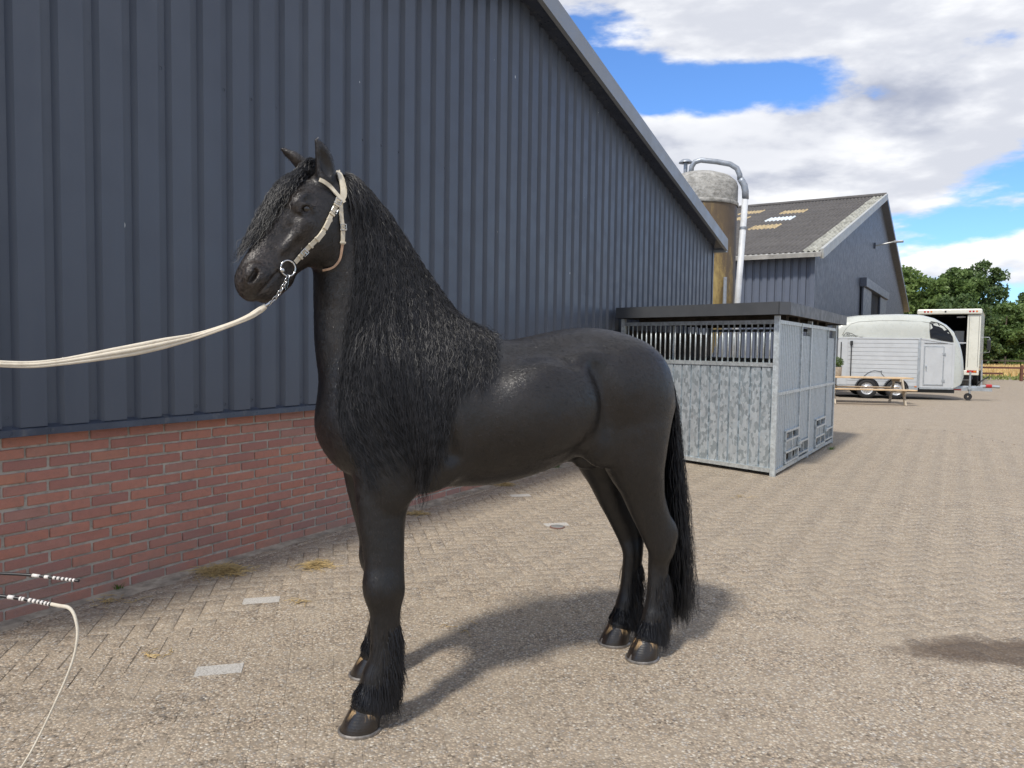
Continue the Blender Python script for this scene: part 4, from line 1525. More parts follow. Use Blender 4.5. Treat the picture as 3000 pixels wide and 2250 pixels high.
def blob(c, r, rot=None, k=.04, sub=False):
    """ellipsoid; rot = 3x3 matrix whose columns are the ellipsoid axes"""
    c = np.array(c, float)
    m = max(r) + max(k, .05)
    sl = _sl(c - m, c + m)
    X, Y, Z = _grid(sl)
    X, Y, Z = X - c[0], Y - c[1], Z - c[2]
    if rot is None:
        d = _qd(X, Y, Z, *r)
    else:
        rot = np.array(rot, float)
        d = _qd(*[X * rot[0, i] + Y * rot[1, i] + Z * rot[2, i] for i in range(3)], *r)
    d = d.astype(np.float32)
    FLD[sl] = -_smin(-FLD[sl], d, k) if sub else _smin(FLD[sl], d, k)


def _cr(st, m):
    """Catmull-Rom resample of stations (rows)"""
    st = np.array(st, float)
    n = len(st)
    out = []
    for i in range(n - 1):
        p0, p1, p2, p3 = st[max(0, i - 1)], st[i], st[i + 1], st[min(n - 1, i + 2)]
        for t in np.linspace(0, 1, m, endpoint=False):
            out.append(.5 * ((2 * p1) + (-p0 + p2) * t + (2 * p0 - 5 * p1 + 4 * p2 - p3) * t * t + (-p0 + 3 * p1 - 3 * p2 + p3) * t ** 3))
    out.append(st[-1])
    return np.array(out)


def limb(st, lat=(0, 1, 0), k=.04, m=4, sub=False, mg=.06):
    """stations: x, y, z, radius in the plane, radius sideways"""
    st = _cr(st, m)
    lat0 = np.array(lat, float)
    rm = st[:, 3:5].max() + mg
    sl = _sl(st[:, :3].min(0) - rm, st[:, :3].max(0) + rm)
    off = [s.start for s in sl]
    tmp = np.full([s.stop - s.start for s in sl], .5, np.float32)
    for a, b in zip(st[:-1], st[1:]):
        r1 = max(a[3:].max(), b[3:].max()) + mg
        s2 = _sl(np.minimum(a[:3], b[:3]) - r1, np.maximum(a[:3], b[:3]) + r1)
        X, Y, Z = _grid(s2)
        ax = b[:3] - a[:3]
        L2 = ax @ ax
        X, Y, Z = X - a[0], Y - a[1], Z - a[2]
        t = np.clip((X * ax[0] + Y * ax[1] + Z * ax[2]) / L2, 0, 1)
        ra = a[3] + t * (b[3] - a[3])
        rb = a[4] + t * (b[4] - a[4])
        X, Y, Z = X - t * ax[0], Y - t * ax[1], Z - t * ax[2]
        w = ax / math.sqrt(L2)
        la = lat0 - (lat0 @ w) * w
        la /= np.linalg.norm(la)
        up = np.cross(w, la)
        d = _qd(X * up[0] + Y * up[1] + Z * up[2], X * la[0] + Y * la[1] + Z * la[2], X * w[0] + Y * w[1] + Z * w[2], ra, rb, np.minimum(ra, rb))
        tl = tuple(slice(s.start - o, s.stop - o) for s, o in zip(s2, off))
        tl2 = tuple(slice(max(0, s.start), min(n, s.stop)) for s, n in zip(tl, tmp.shape))
        cut = tuple(slice(q.start - s.start, q.stop - s.start) for s, q in zip(tl, tl2))
        tmp[tl2] = np.minimum(tmp[tl2], d[cut].astype(np.float32))
    FLD[sl] = -_smin(-FLD[sl], tmp, k) if sub else _smin(FLD[sl], tmp, k)


def rotm(az=0, pitch=0, roll=0):
    return np.array(Matrix.Rotation(az, 3, 'Z') @ Matrix.Rotation(pitch, 3, 'Y') @ Matrix.Rotation(roll, 3, 'X'))


# --- trunk: x, y, z, vertical radius, half width
limb([(.75, 0, 1.22, .16, .15), (.69, 0, 1.225, .235, .205), (.60, 0, 1.24, .295, .24), (.50, 0, 1.26, .33, .26), (.32, 0, 1.258, .338, .285),
      (.12, 0, 1.235, .315, .315), (-.08, 0, 1.262, .300, .308), (-.24, 0, 1.310, .285, .255), (-.38, 0, 1.345, .270, .235), (-.54, 0, 1.34, .262, .235), (-.66, 0, 1.29, .225, .20),
      (-.75, 0, 1.26, .15, .14)], k=.05, m=8)
limb([(.42, 0, 1.48, .12, .09), (.24, 0, 1.515, .09, .085), (.05, 0, 1.475, .085, .12), (-.12, 0, 1.50, .085, .13), (-.3, 0, 1.535, .085, .13), (-.46, 0, 1.53, .09, .12), (-.60, 0, 1.485, .09, .10), (-.72, 0, 1.40, .09, .08)], k=.08)   # back line
for s in (-1, 1):
    blob((-.485, s * .125, 1.36), (.285, .165, .225), rotm(0, R(12)), k=.07)          # rump
    blob((-.590, s * .12, 1.17), (.180, .14, .26), rotm(0, R(-8)), k=.08)             # buttock / thigh
    blob((-.225, s * .190, 1.465), (.085, .045, .045), rotm(0, R(30)), k=.09)         # point of hip
    blob((.60, s * .165, 1.25), (.15, .105, .32), rotm(0, R(20)), k=.08)           # shoulder blade
    blob((.69, s * .130, 1.18), (.125, .115, .16), k=.07)                           # point of shoulder
    blob((.775, s * .075, 1.16), (.06, .08, .13), k=.05)                            # breast
    blob((.46, s * .185, 1.13), (.16, .085, .18), k=.07)                            # triceps
    blob((-.36, s * .17, 1.13), (.11, .07, .15), rotm(0, R(25)), k=.06)             # stifle fold
for s in (-1, 1):
    limb([(-.275, s * .298, 1.44, .022, .030), (-.318, s * .306, 1.33, .024, .038), (-.322, s * .295, 1.22, .022, .038), (-.275, s * .258, 1.11, .018, .028)], k=.095, sub=True)   # groove before the thigh
    limb([(-.185, s * .205, 1.455, .045, .035), (-.225, s * .232, 1.34, .050, .040), (-.245, s * .222, 1.22, .050, .036), (-.26, s * .20, 1.12, .04, .03)], k=.07)                    # flank band
    blob((-.105, s * .275, 1.475), (.075, .036, .042), rotm(0, R(-20)), k=.06, sub=True)      # hollow before the hip
    blob((.62, s * .235, 1.02), (.085, .04, .12), k=.06)                                       # forearm muscle
    limb([(.40, s * .30, 1.42, .02, .02), (.44, s * .30, 1.25, .02, .02), (.40, s * .27, 1.10, .018, .02)], k=.06, sub=True)            # behind the shoulder
    blob((-.03, s * .255, 1.28), (.20, .090, .19), k=.10)                                        # spring of ribs
blob((-.29, 0, 1.045), (.085, .05, .05), rotm(0, R(-8)), k=.03)
blob((-.43, 0, 1.01), (.10, .055, .055), rotm(0, R(12)), k=.03)

# --- neck
limb([(.50, 0, 1.34, .335, .205), (.57, 0, 1.47, .325, .178), (.63, .0, 1.60, .285, .147), (.688, .003, 1.75, .228, .122), (.735, .006, 1.88, .182, .107), (.79, .012, 2.00, .155, .095), (.83, .02, 2.09, .125, .085)], k=.07, m=14)
limb([(.20, 0, 1.50, .06, .05), (.34, 0, 1.60, .06, .045), (.48, 0, 1.79, .05, .04), (.58, 0, 1.94, .045, .04), (.68, 0, 2.06, .045, .04), (.77, .01, 2.13, .045, .045)], k=.07)   # crest

# --- head: points measured on the profile are laid into the turned head plane
PSI = R(24)
HPV = np.array([.84, 0.0])
HDIR = np.array([math.cos(PSI), math.sin(PSI)])
HLAT = np.array([-math.sin(PSI), math.cos(PSI)])
HLAT3 = (HLAT[0], HLAT[1], 0)
EYEP = np.array([1.456, 3.05, 1.55])


def Hd(x, z, l=0.0):
    tgt = np.array([x, .05, z])
    d = tgt - EYEP
    t = ((np.array([*(HPV + HLAT * l), 0]) - EYEP)[:2] @ HLAT) / (d[:2] @ HLAT)
    return EYEP + t * d


def hs(x, z, ra, rb, l=0.):
    return (*Hd(x, z, l), ra, rb)


HR = np.array(Matrix.Rotation(PSI, 3, 'Z'))
limb([hs(.845, 2.16, .075, .075), hs(.885, 2.115, .115, .088), hs(.925, 2.045, .150, .098), hs(.975, 1.985, .138, .088), hs(1.03, 1.92, .112, .068), hs(1.075, 1.86, .098, .058), hs(1.115, 1.81, .088, .056), hs(1.145, 1.775, .072, .055), hs(1.152, 1.752, .045, .044)], HLAT3, k=.045, m=4)
for s in (-1, 1):
    blob(Hd(.885, 1.975, s * .045), (.105, .050, .115), HR @ rotm(0, R(20)), k=.04)       # jowl
    blob(Hd(.965, 2.105, s * .070), (.045, .030, .030), HR @ rotm(0, R(35)), k=.03)       # brow bone
    limb([hs(.950, 2.025, .017, .013, s * .083), hs(.992, 1.968, .014, .011, s * .074), hs(1.035, 1.92, .010, .009, s * .060)], HLAT3, k=.035)   # facial crest
    blob(Hd(1.135, 1.805, s * .047), (.046, .026, .047), HR @ rotm(0, R(25)), k=.025)     # nostril rim
    blob(Hd(.945, 2.08, s * .083), (.034, .016, .025), HR @ rotm(0, R(20)), k=.02)        # eye mound
    blob(Hd(.925, 2.115, s * .098), (.030, .016, .018), HR @ rotm(0, R(30)), k=.025, sub=True)  # hollow above the eye
for s in (-1, 1):
    blob(Hd(1.035, 1.955, s * .080), (.060, .018, .022), HR @ rotm(0, R(52)), k=.03, sub=True)       # hollow above the cheek bone
    blob(Hd(.985, 1.905, s * .098), (.050, .018, .030), HR @ rotm(0, R(50)), k=.03, sub=True)        # in front of the jowl
blob(Hd(1.160, 1.776, 0), (.027, .042, .046), HR @ rotm(0, R(15)), k=.03)
blob(Hd(1.092, 1.738, 0), (.032, .036, .022), HR @ rotm(0, R(40)), k=.02)
# lips and chin
limb([hs(1.04, 1.80, .045, .045), hs(1.075, 1.765, .042, .045), hs(1.10, 1.742, .032, .040)], HLAT3, k=.025)
for s in (-1, 1):
    limb([hs(1.045, 1.826, .005, .014, s * .064), hs(1.085, 1.777, .006, .016, s * .062), hs(1.118, 1.735, .006, .016, s * .052)], HLAT3, k=.010, sub=True, mg=.03)   # mouth line
    blob(Hd(1.138, 1.800, s * .075), (.011, .034, .030), HR @ rotm(0, R(-30)), k=.008, sub=True)
    blob(Hd(1.128, 1.822, s * .075), (.010, .030, .013), HR @ rotm(0, R(10)), k=.008, sub=True)      # nostril
    limb([hs(.968, 2.066, .006, .007, s * .092), hs(.962, 2.083, .007, .008, s * .096), hs(.946, 2.094, .008, .009, s * .098), hs(.926, 2.086, .006, .008, s * .096)], HLAT3, k=.010, mg=.03)   # upper lid
    blob(Hd(.946, 2.078, s * .103), (.019, .018, .0125), HR @ rotm(0, R(25)), k=.008, sub=True)      # eye socket
# ears
for s in (-1, 1):
    b0 = Hd(.872, 2.20, .058) if s > 0 else Hd(.935, 2.205, -.05)
    tip = Hd(.905, 2.352, .07) if s > 0 else Hd(1.035, 2.300, -.085)
    b1 = b0 + (tip - b0) * .34
    b2 = b0 + (tip - b0) * .70
    bow = np.array([-HDIR[0], -HDIR[1], 0]) * .016
    b1, b2 = b1 + bow, b2 + bow
    fl = HLAT3 if s < 0 else tuple(np.array([HLAT[0] * .25 + HDIR[0] * .97, HLAT[1] * .25 + HDIR[1] * .97, 0]))
    limb([(*b0, .034, .040), (*b1, .030, .043), (*b2, .022, .034), (*tip, .006, .008)], fl, k=.02, m=5, mg=.03)
    opn = np.array([HDIR[0] * .45 + HLAT[0] * s * .9, HDIR[1] * .45 + HLAT[1] * s * .9, 0])
    c0 = b0 + (tip - b0) * .40 + opn * .030 + bow
    ax = (tip - b0) / np.linalg.norm(tip - b0)
    o2 = opn - (opn @ ax) * ax
    o2 /= np.linalg.norm(o2)
    blob(c0, (.056, .024, .018), np.stack([ax, np.cross(o2, ax), o2], 1), k=.014, sub=True)

# --- legs: x, y, z, fore-aft radius, side radius
FY, BY = .203, .095
FORE = [(.63, .150, 1.12, .13, .09), (.655, .160, .98, .120, .088), (.666, .172, .85, .098, .074), (.664, .183, .74, .086, .066), (.662, .192, .65, .081, .062), (.664, .198, .575, .083, .066), (.663, .202, .53, .076, .060),
        (.662, .205, .46, .062, .048), (.664, .208, .36, .058, .044), (.668, .21, .27, .062, .050), (.682, FY, .205, .074, .060), (.706, FY, .150, .066, .058), (.726, FY, .105, .070, .066), (.731, FY, .08, .066, .064)]
HIND = [(-.56, .145, 1.14, .17, .11), (-.585, .145, 1.00, .152, .105), (-.618, .140, .90, .122, .088), (-.652, .133, .80, .103, .070), (-.700, .125, .70, .094, .058), (-.742, .12, .615, .090, .054), (-.757, .117, .55, .076, .050),
        (-.756, BY, .47, .058, .042), (-.750, BY, .37, .055, .040), (-.745, BY, .27, .060, .044), (-.735, BY, .205, .068, .054), (-.712, BY, .150, .060, .052), (-.695, BY, .105, .066, .062), (-.69, BY, .08, .062, .06)]
LEGS = {}
for nm, st, dx, sy in (('fl', FORE, -.004, 1), ('fr', FORE, -.165, -1), ('hl', HIND, -.030, 1), ('hr', HIND, -.006, -1)):
    q = []
    z0 = st[0][2]
    for (x, y, z, a, b) in st:
        f = (1 - z / z0) ** .8
        yy = y if sy > 0 else (-(y + .065 * f) if nm == 'fr' else -(y + .02 * f))
        q.append((x + dx * f, yy, z, a, b))
    LEGS[nm] = q
    limb(q, k=.05, m=8)
    if nm[0] == 'h':
        i = 5
        blob((q[i][0] - .062, q[i][1], .64), (.030, .026, .05), rotm(0, R(18)), k=.04)      # hock point
    else:
        blob((q[5][0] + .022, q[5][1], .570), (.042, .048, .06), k=.05)                      # knee
        blob((q[5][0] - .050, q[5][1], .545), (.022, .025, .035), k=.03)
# dock of the tail
limb([(-.74, 0, 1.42, .06, .05), (-.805, 0, 1.40, .045, .04), (-.85, 0, 1.30, .035, .033), (-.87, 0, 1.15, .025, .025)], k=.03)


# --- surface nets
def surface_nets(F, xs, ys, zs):
    S = F < 0
    cnt = np.zeros(tuple(n - 1 for n in F.shape), np.uint8)
    for i in (0, 1):
        for j in (0, 1):
            for k in (0, 1):
                cnt += S[i:S.shape[0] - 1 + i, j:S.shape[1] - 1 + j, k:S.shape[2] - 1 + k]
    mixed = (cnt > 0) & (cnt < 8)
    I = np.argwhere(mixed)
    idx = np.full(mixed.shape, -1, np.int32)
    idx[mixed] = np.arange(len(I))
    acc = np.zeros((len(I), 3))
    num = np.zeros(len(I))
    cor = [np.array((i, j, k)) for i in (0, 1) for j in (0, 1) for k in (0, 1)]
    P = lambda a: np.stack([xs[a[:, 0]], ys[a[:, 1]], zs[a[:, 2]]], 1)
    for a in range(8):
        for b in range(a + 1, 8):
            if np.abs(cor[a] - cor[b]).sum() != 1:
                continue
            A, B = I + cor[a], I + cor[b]
            fa, fb = F[A[:, 0], A[:, 1], A[:, 2]], F[B[:, 0], B[:, 1], B[:, 2]]
            c = (fa < 0) != (fb < 0)
            t = (fa[c] / (fa[c] - fb[c]))[:, None]
            acc[c] += P(A[c]) * (1 - t) + P(B[c]) * t
            num[c] += 1
    V = acc / num[:, None]
    Q = []
    for ax in range(3):
        lo = [slice(1, -1)] * 3
        hi = [slice(1, -1)] * 3
        lo[ax], hi[ax] = slice(0, -1), slice(1, None)
        a, b = S[tuple(lo)], S[tuple(hi)]
        e = np.argwhere(a != b)
        sgn = a[tuple(e.T)]
        full = e + 1
        full[:, ax] -= 1
        u, v = [(1, 2), (2, 0), (0, 1)][ax]
        qs = []
        for du, dv in ((-1, -1), (0, -1), (0, 0), (-1, 0)):
            c = full.copy()
            c[:, u] += du
            c[:, v] += dv
            qs.append(idx[c[:, 0], c[:, 1], c[:, 2]])
        q = np.stack(qs, 1)
        q[~sgn] = q[~sgn][:, ::-1]
        Q.append(q)
    return V, np.concatenate(Q)


HV, HQ = surface_nets(FLD, gx, gy, gz)
_ok = (HQ >= 0).all(1)
HQ = HQ[_ok]
_e = np.concatenate([HQ[:, [0, 1]], HQ[:, [1, 2]], HQ[:, [2, 3]], HQ[:, [3, 0]]])
_deg = np.maximum(np.bincount(_e[:, 0], minlength=len(HV)), 1)[:, None]
for lam in (.55, -.57, .55, -.57, .5):
    av = np.stack([np.bincount(_e[:, 0], weights=HV[_e[:, 1], i], minlength=len(HV)) for i in range(3)], 1) / _deg
    HV = HV + lam * (av - HV)


def samp(P):
    """trilinear field lookup"""
    out = []
    for g, c in zip((gx, gy, gz), P.T):
        i = np.clip(np.searchsorted(g, c) - 1, 0, len(g) - 2)
        out.append((i, np.clip((c - g[i]) / (g[i + 1] - g[i]), 0, 1)))
    (i, a), (j, b), (k, c) = out
    r = 0
    for di, wa in ((0, 1 - a), (1, a)):
        for dj, wb in ((0, 1 - b), (1, b)):
            for dk, wc in ((0, 1 - c), (1, c)):
                r = r + FLD[i + di, j + dj, k + dk] * wa * wb * wc
    return r


def sgrad(P, h=.008):
    g = np.stack([samp(P + np.eye(3)[i] * h) - samp(P - np.eye(3)[i] * h) for i in range(3)], 1)
    return g / np.maximum(np.linalg.norm(g, axis=1, keepdims=True), 1e-6)


# --- coat
t = NT('black_coat')
v = t.co('Object')
fur = t.noise(t.co('Object', (1.0, 2.2, .45)), 150, 4, .7)
soft = t.noise(v, 7, 4, .55)
sz = t.n('ShaderNodeSeparateXYZ')
t.t.links.new(v, sz.inputs[0])
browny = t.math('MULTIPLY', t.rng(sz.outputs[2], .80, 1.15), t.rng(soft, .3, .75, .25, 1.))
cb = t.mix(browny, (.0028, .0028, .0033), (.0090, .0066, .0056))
cb = t.mix(t.rng(t.noise(v, 34, 5, .6), .4, .75, 0, .35), cb, (.014, .0115, .0105))
hd = t.math('MULTIPLY', t.rng(sz.outputs[0], .86, 1.02), t.rng(sz.outputs[2], 1.6, 1.72))
cb = t.mix(t.math('MULTIPLY', hd, t.rng(t.noise(v, 11, 4, .6), .25, .7, .35, 1.)), cb, (.055, .044, .038))
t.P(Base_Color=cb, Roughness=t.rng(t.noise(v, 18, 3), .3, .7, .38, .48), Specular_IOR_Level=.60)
t.P(Normal=t.bump(fur, .24, .0030, t.bump(t.noise(v, 21, 3, .5), .16, .010, t.bump(soft, .30, .020))))
M_COAT = t.m
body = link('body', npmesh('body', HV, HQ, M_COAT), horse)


# --- hair strands as thin ribbons that lie on the body and hang by gravity
def grow(roots, init, L, n, target, off, inertia=.55, hug=.10, stiff=None):
    N = len(roots)
    P = roots.copy()
    D = init / np.linalg.norm(init, axis=1, keepdims=True)
    out = [P.copy()]
    st = (L / n)[:, None]
    for i in range(n):
        tg = target(P, i / n)
        D = D * inertia + tg * (1 - inertia)
        D /= np.linalg.norm(D, axis=1, keepdims=True)
        Q = P + D * st
        for _ in range(2):
            d = samp(Q)
            near = d < off
            if near.any():
                g = sgrad(Q[near])
                Q[near] += g * (off[near] - d[near])[:, None]
        # keep the step length
        s = Q - P
        s *= st / np.maximum(np.linalg.norm(s, axis=1, keepdims=True), 1e-6)
        Q = P + s
        D = s / st
        P = Q
        out.append(P.copy())
    return np.stack(out, 1)


def clump(S, order, size, amt, pw=1.3):
    N = len(S)
    o = np.argsort(order)
    g = o[(np.arange(N) // size) * size + 0]
    lead = np.empty(N, int)
    lead[o] = g
    w = (np.linspace(0, 1, S.shape[1]) ** pw * amt)[None, :, None]
    return S * (1 - w) + S[lead] * w, lead


def crimp(S, lam, amp, lead, wob=.35):
    n = S.shape[1]
    seg = np.linalg.norm(np.diff(S, axis=1), axis=2)
    s = np.concatenate([np.zeros((len(S), 1)), np.cumsum(seg, 1)], 1)
    T_ = np.gradient(S, axis=1)
    T_ /= np.maximum(np.linalg.norm(T_, axis=2, keepdims=True), 1e-6)
    nn = np.array([0.1, 1., .1])
    e1 = np.cross(T_, nn)
    e1 /= np.maximum(np.linalg.norm(e1, axis=2, keepdims=True), 1e-6)
    e2 = np.cross(T_, e1)
    ph = NPR.uniform(0, 6.28, len(S))[lead] + NPR.normal(0, wob, len(S))
    lm = lam * NPR.uniform(.75, 1.35, len(S))[lead] * NPR.uniform(.93, 1.07, len(S))
    am = amp * NPR.uniform(.5, 1.3, len(S))[lead] * NPR.uniform(.7, 1.2, len(S))
    env = np.clip(s / .10, 0, 1)
    a = (np.sin(s / lm[:, None] * 6.283 + ph[:, None]) + .45 * np.sin(s / lm[:, None] * 2.7 + 2.1 * ph[:, None])) * am[:, None] * env
    b = np.sin(s / lm[:, None] * 6.283 * .97 + ph[:, None] + 1.4) * am[:, None] * env * .7
    return S + e1 * a[..., None] + e2 * b[..., None]


def ribbons(name, S, w0, w1, mat, parent, ref=(0, 1, 0), **props):
    N, n, _ = S.shape
    T_ = np.gradient(S, axis=1)
    T_ /= np.maximum(np.linalg.norm(T_, axis=2, keepdims=True), 1e-6)
    ref = np.array(ref) + NPR.normal(0, .42 if np.ndim(ref) == 1 else .16, (N, 1, 3))
    e = np.cross(T_, ref)
    e /= np.maximum(np.linalg.norm(e, axis=2, keepdims=True), 1e-6)
    w = (np.linspace(w0, w1, n)[None, :] * NPR.uniform(.7, 1.3, (N, 1)))[..., None] * .5
    w[:, -1] *= .2
    V = np.stack([S - e * w, S + e * w], 2).reshape(-1, 3)
    b = (np.arange(N)[:, None] * n + np.arange(n - 1)[None, :]) * 2
    Q = np.stack([b, b + 1, b + 3, b + 2], 2).reshape(-1, 4)
    return link(name, npmesh(name, V, Q, mat), parent, **props)


t = NT('black_hair')
v = t.co('Object')
hc = t.mix(t.rng(t.noise(v, 28, 4, .6), .35, .7), (.0060, .0062, .0075), (.023, .0226, .025))
t.P(Base_Color=hc, Roughness=.46, Specular_IOR_Level=.34)
M_HAIR = t.m
t = NT('black_tail_hair')
t.P(Base_Color=t.mix(t.rng(t.noise(t.co('Object'), 14, 4, .6), .3, .7), (.005, .0055, .0075), (.013, .014, .018)), Roughness=.42, Specular_IOR_Level=.4)
M_TAIL = t.m


def top_surface(x, y, z0=2.35, z1=1.3):
    zs_ = np.linspace(z0, z1, 140)
    P = np.stack([np.repeat(x, 140), np.repeat(y, 140), np.tile(zs_, len(x))], 1)
    d = samp(P).reshape(len(x), 140)
    h = np.argmax(d < 0.0, 1)
    return np.stack([x, y, zs_[h]], 1)


# mane
NM = 7200
cx = np.array([.185, .26, .33, .40, .47, .55, .64, .72, .775, .80])
u = NPR.beta(1.0, .92, NM)
rx = .245 + u * (.80 - .245)
ry = NPR.normal(.018, .020, NM) + np.clip((rx - .7) * .1, 0, 1)
roots = top_surface(rx, ry)
roots[:, 2] -= .004
hemx = np.array([.05, .15, .27, .33, .39, .42, .46, .53, .60, .67, .71, .75, .80])
hemz = np.array([1.36, 1.31, 1.275, 1.235, 1.21, 1.13, 1.04, .985, .985, 1.01, 1.09, 1.22, 1.45])
xe = np.interp(rx, [.185, .26, .35, .45, .55, .65, .72, .77, .80], [.17, .20, .31, .42, .49, .525, .55, .56, .565]) + NPR.normal(0, .022, NM)
ze = np.interp(xe, hemx, hemz) + np.abs(NPR.normal(0, .07, NM)) + (NPR.random(NM) < .28) * NPR.uniform(0, .5, NM)
lock = np.floor((rx - .2) / .006).astype(int)
L = np.maximum(roots[:, 2] - ze, .12) * np.interp(rx, [.24, .40], [1.30, 1.10]) * NPR.uniform(.86, 1.13, 200)[lock]
xmid = np.interp(rx, [.185, .5, .7, .80], [0, 0, .06, .18])


def tgt_mane(P, f):
    xt = xe + xmid * max(0, math.sin(min(1, f * 1.25) * math.pi)) * 1.6
    dx = (xt - P[:, 0]) / np.maximum(P[:, 2] - ze, .12)
    v = np.stack([np.clip(dx, -.9, .9), np.full(len(P), -.13), -np.ones(len(P))], 1)
    return v / np.linalg.norm(v, axis=1, keepdims=True)


init = np.stack([NPR.normal(-.02, .12, NM), np.full(NM, 1.), NPR.uniform(-.25, .18, NM)], 1)
offm = NPR.uniform(.003, .026, NM)
S = grow(roots, init, L, 64, tgt_mane, offm, .68)
ordr = rx + NPR.normal(0, .006, NM)
S, _ = clump(S, rx + NPR.normal(0, .004, NM), 75, .42, 1.6)
S, lead = clump(S, ordr, 7, .35)
S = crimp(S, .058, .0045, lead, .7)
S[:, 1:] += np.cumsum(NPR.normal(0, .0006, (NM, S.shape[1] - 1, 3)), 1) * (NPR.random((NM, 1, 1)) < .12) * 3
mane = ribbons('mane', S, .0018, .0009, M_HAIR, horse, ref=(.15, 1, .25), label='long crimped black mane hanging over the near shoulder')

# forelock
NF = 2600
fl_ = NPR.uniform(-.040, .030, NF)
fr_ = NPR.uniform(0, 1, NF)
roots = np.stack([Hd(.895 + .045 * a, 2.205 + .005 * a, l) for a, l in zip(fr_, fl_)])
gq = sgrad(roots)
for _ in range(6):
    roots -= gq * samp(roots)[:, None]
    gq = sgrad(roots)
TE = np.stack([Hd(1.19, 1.90, -.02), Hd(.985, 2.13, .10)])
mixw = np.clip(NPR.beta(.5, 2.6, NF), 0, 1)
ends = TE[0] * (1 - mixw[:, None]) + TE[1] * mixw[:, None] + NPR.normal(0, .010, (NF, 3)) + np.outer(NPR.uniform(-.05, .035, NF), [HLAT[0], HLAT[1], 0])
L = np.linalg.norm(ends - roots, axis=1) * NPR.uniform(.62, 1.22, NF)


def tgt_fl(P, f):
    v = ends - P
    n_ = np.linalg.norm(v, axis=1, keepdims=True)
    v = np.where(n_ > .03, v / np.maximum(n_, 1e-4), np.array([[.3, .1, -.95]]))
    v[:, 2] -= .25
    return v / np.linalg.norm(v, axis=1, keepdims=True)


init = np.stack([NPR.normal(HDIR[0], .3, NF), NPR.normal(HDIR[1], .3, NF), NPR.uniform(.1, .6, NF)], 1)
S = grow(roots, init, L, 38, tgt_fl, NPR.uniform(.004, .038, NF), .6)
S, lead = clump(S, fl_ + NPR.normal(0, .004, NF), 8, .5)
S = crimp(S, .050, .0046, lead, .5)
S = S[S[:, :, 2].max(1) < 2.285]
ribbons('forelock', S, .0018, .0009, M_HAIR, horse, ref=(.5, .9, .4), label='crimped black forelock falling over the forehead and nose')

# tail
NTL = 3000
a = NPR.uniform(0, 1, NTL)
roots = np.stack([-.785 - .075 * a, NPR.normal(0, .024, NTL), 1.475 - .22 * a], 1)
ze = .07 + np.abs(NPR.normal(0, .10, NTL)) + (NPR.random(NTL) < .3) * NPR.uniform(0, .6, NTL)
L = (roots[:, 2] - ze) * 1.03
sp = np.clip(NPR.normal(0, 1, (NTL, 2)), -1.9, 1.9)


def tgt_tail(P, f):
    xt = np.interp(P[:, 2], [.05, .2, .5, .8, 1.1, 1.4], [-1.02, -1.0, -.975, -.948, -.925, -.885]) + sp[:, 0] * np.interp(P[:, 2], [.1, .7, 1.4], [.034, .036, .016])
    yt = sp[:, 1] * np.interp(P[:, 2], [.1, .7, 1.4], [.06, .05, .025])
    v = np.stack([(xt - P[:, 0]) * 4, (yt - P[:, 1]) * 4, -np.ones(NTL)], 1)
    return v / np.linalg.norm(v, axis=1, keepdims=True)


init = np.stack([np.full(NTL, -1.0), NPR.normal(0, .3, NTL), NPR.uniform(-.5, .25, NTL)], 1)
S = grow(roots, init, L, 32, tgt_tail, np.full(NTL, .002), .5)
S, lead = clump(S, np.round(sp[:, 0] * 4) + sp[:, 1] * .12, 10, .5)
S = crimp(S, .16, .006, lead)
ribbons('tail', S, .0026, .0013, M_TAIL, horse, ref=(-.3, 1, .1), label='long black tail reaching almost to the ground')

# feathers on the lower legs
for nm, q in LEGS.items():
    back = 2100 if nm[1] == 'l' else 1300
    st = np.array(q)
    zz_ = np.concatenate([(.15 + .27 * NPR.random(back) ** 1.6), NPR.uniform(.10, .20, back)])
    N_ = len(zz_)
    ca = np.concatenate([NPR.normal(math.pi, .95, back), NPR.uniform(0, 6.283, back)])
    o = np.argsort(st[:, 2])
    ip = lambda k: np.interp(zz_, st[o, 2], st[o, k])
    roots = np.stack([ip(0) + np.cos(ca) * ip(3) * .9, ip(1) + np.sin(ca) * ip(4) * .9, zz_], 1)
    L = np.where(np.arange(N_) < back, NPR.uniform(.05, .15, N_), NPR.uniform(.05, .11, N_))
    L = np.where(np.arange(N_) < back, np.minimum(L, zz_ - .02), np.minimum(L, np.maximum(zz_ - .078 - .03 * np.cos(ca), .02)))
    od = np.stack([np.cos(ca), np.sin(ca), np.zeros(N_)], 1)
    wild = NPR.uniform(-.2, 1.8, N_)

    def tgf(P, f):
        kk = np.where(np.arange(N_) < back, .20 * wild, .05)
        v = np.stack([od[:, 0] * kk, od[:, 1] * kk * .8, -np.ones(N_)], 1)
        return v / np.linalg.norm(v, axis=1, keepdims=True)
    S = grow(roots, od + np.array([0, 0, -.9]), L, 9, tgf, np.full(N_, .003), .5)
    S[..., 2] = np.maximum(S[..., 2], .012)
    S, lead = clump(S, zz_ + ca * .05, 7, .35)
    S = crimp(S, .075, .0034, lead, .8)
    S[..., 2] = np.maximum(S[..., 2], .010)
    ribbons('feather', S, .0022, .0010, M_TAIL, horse)

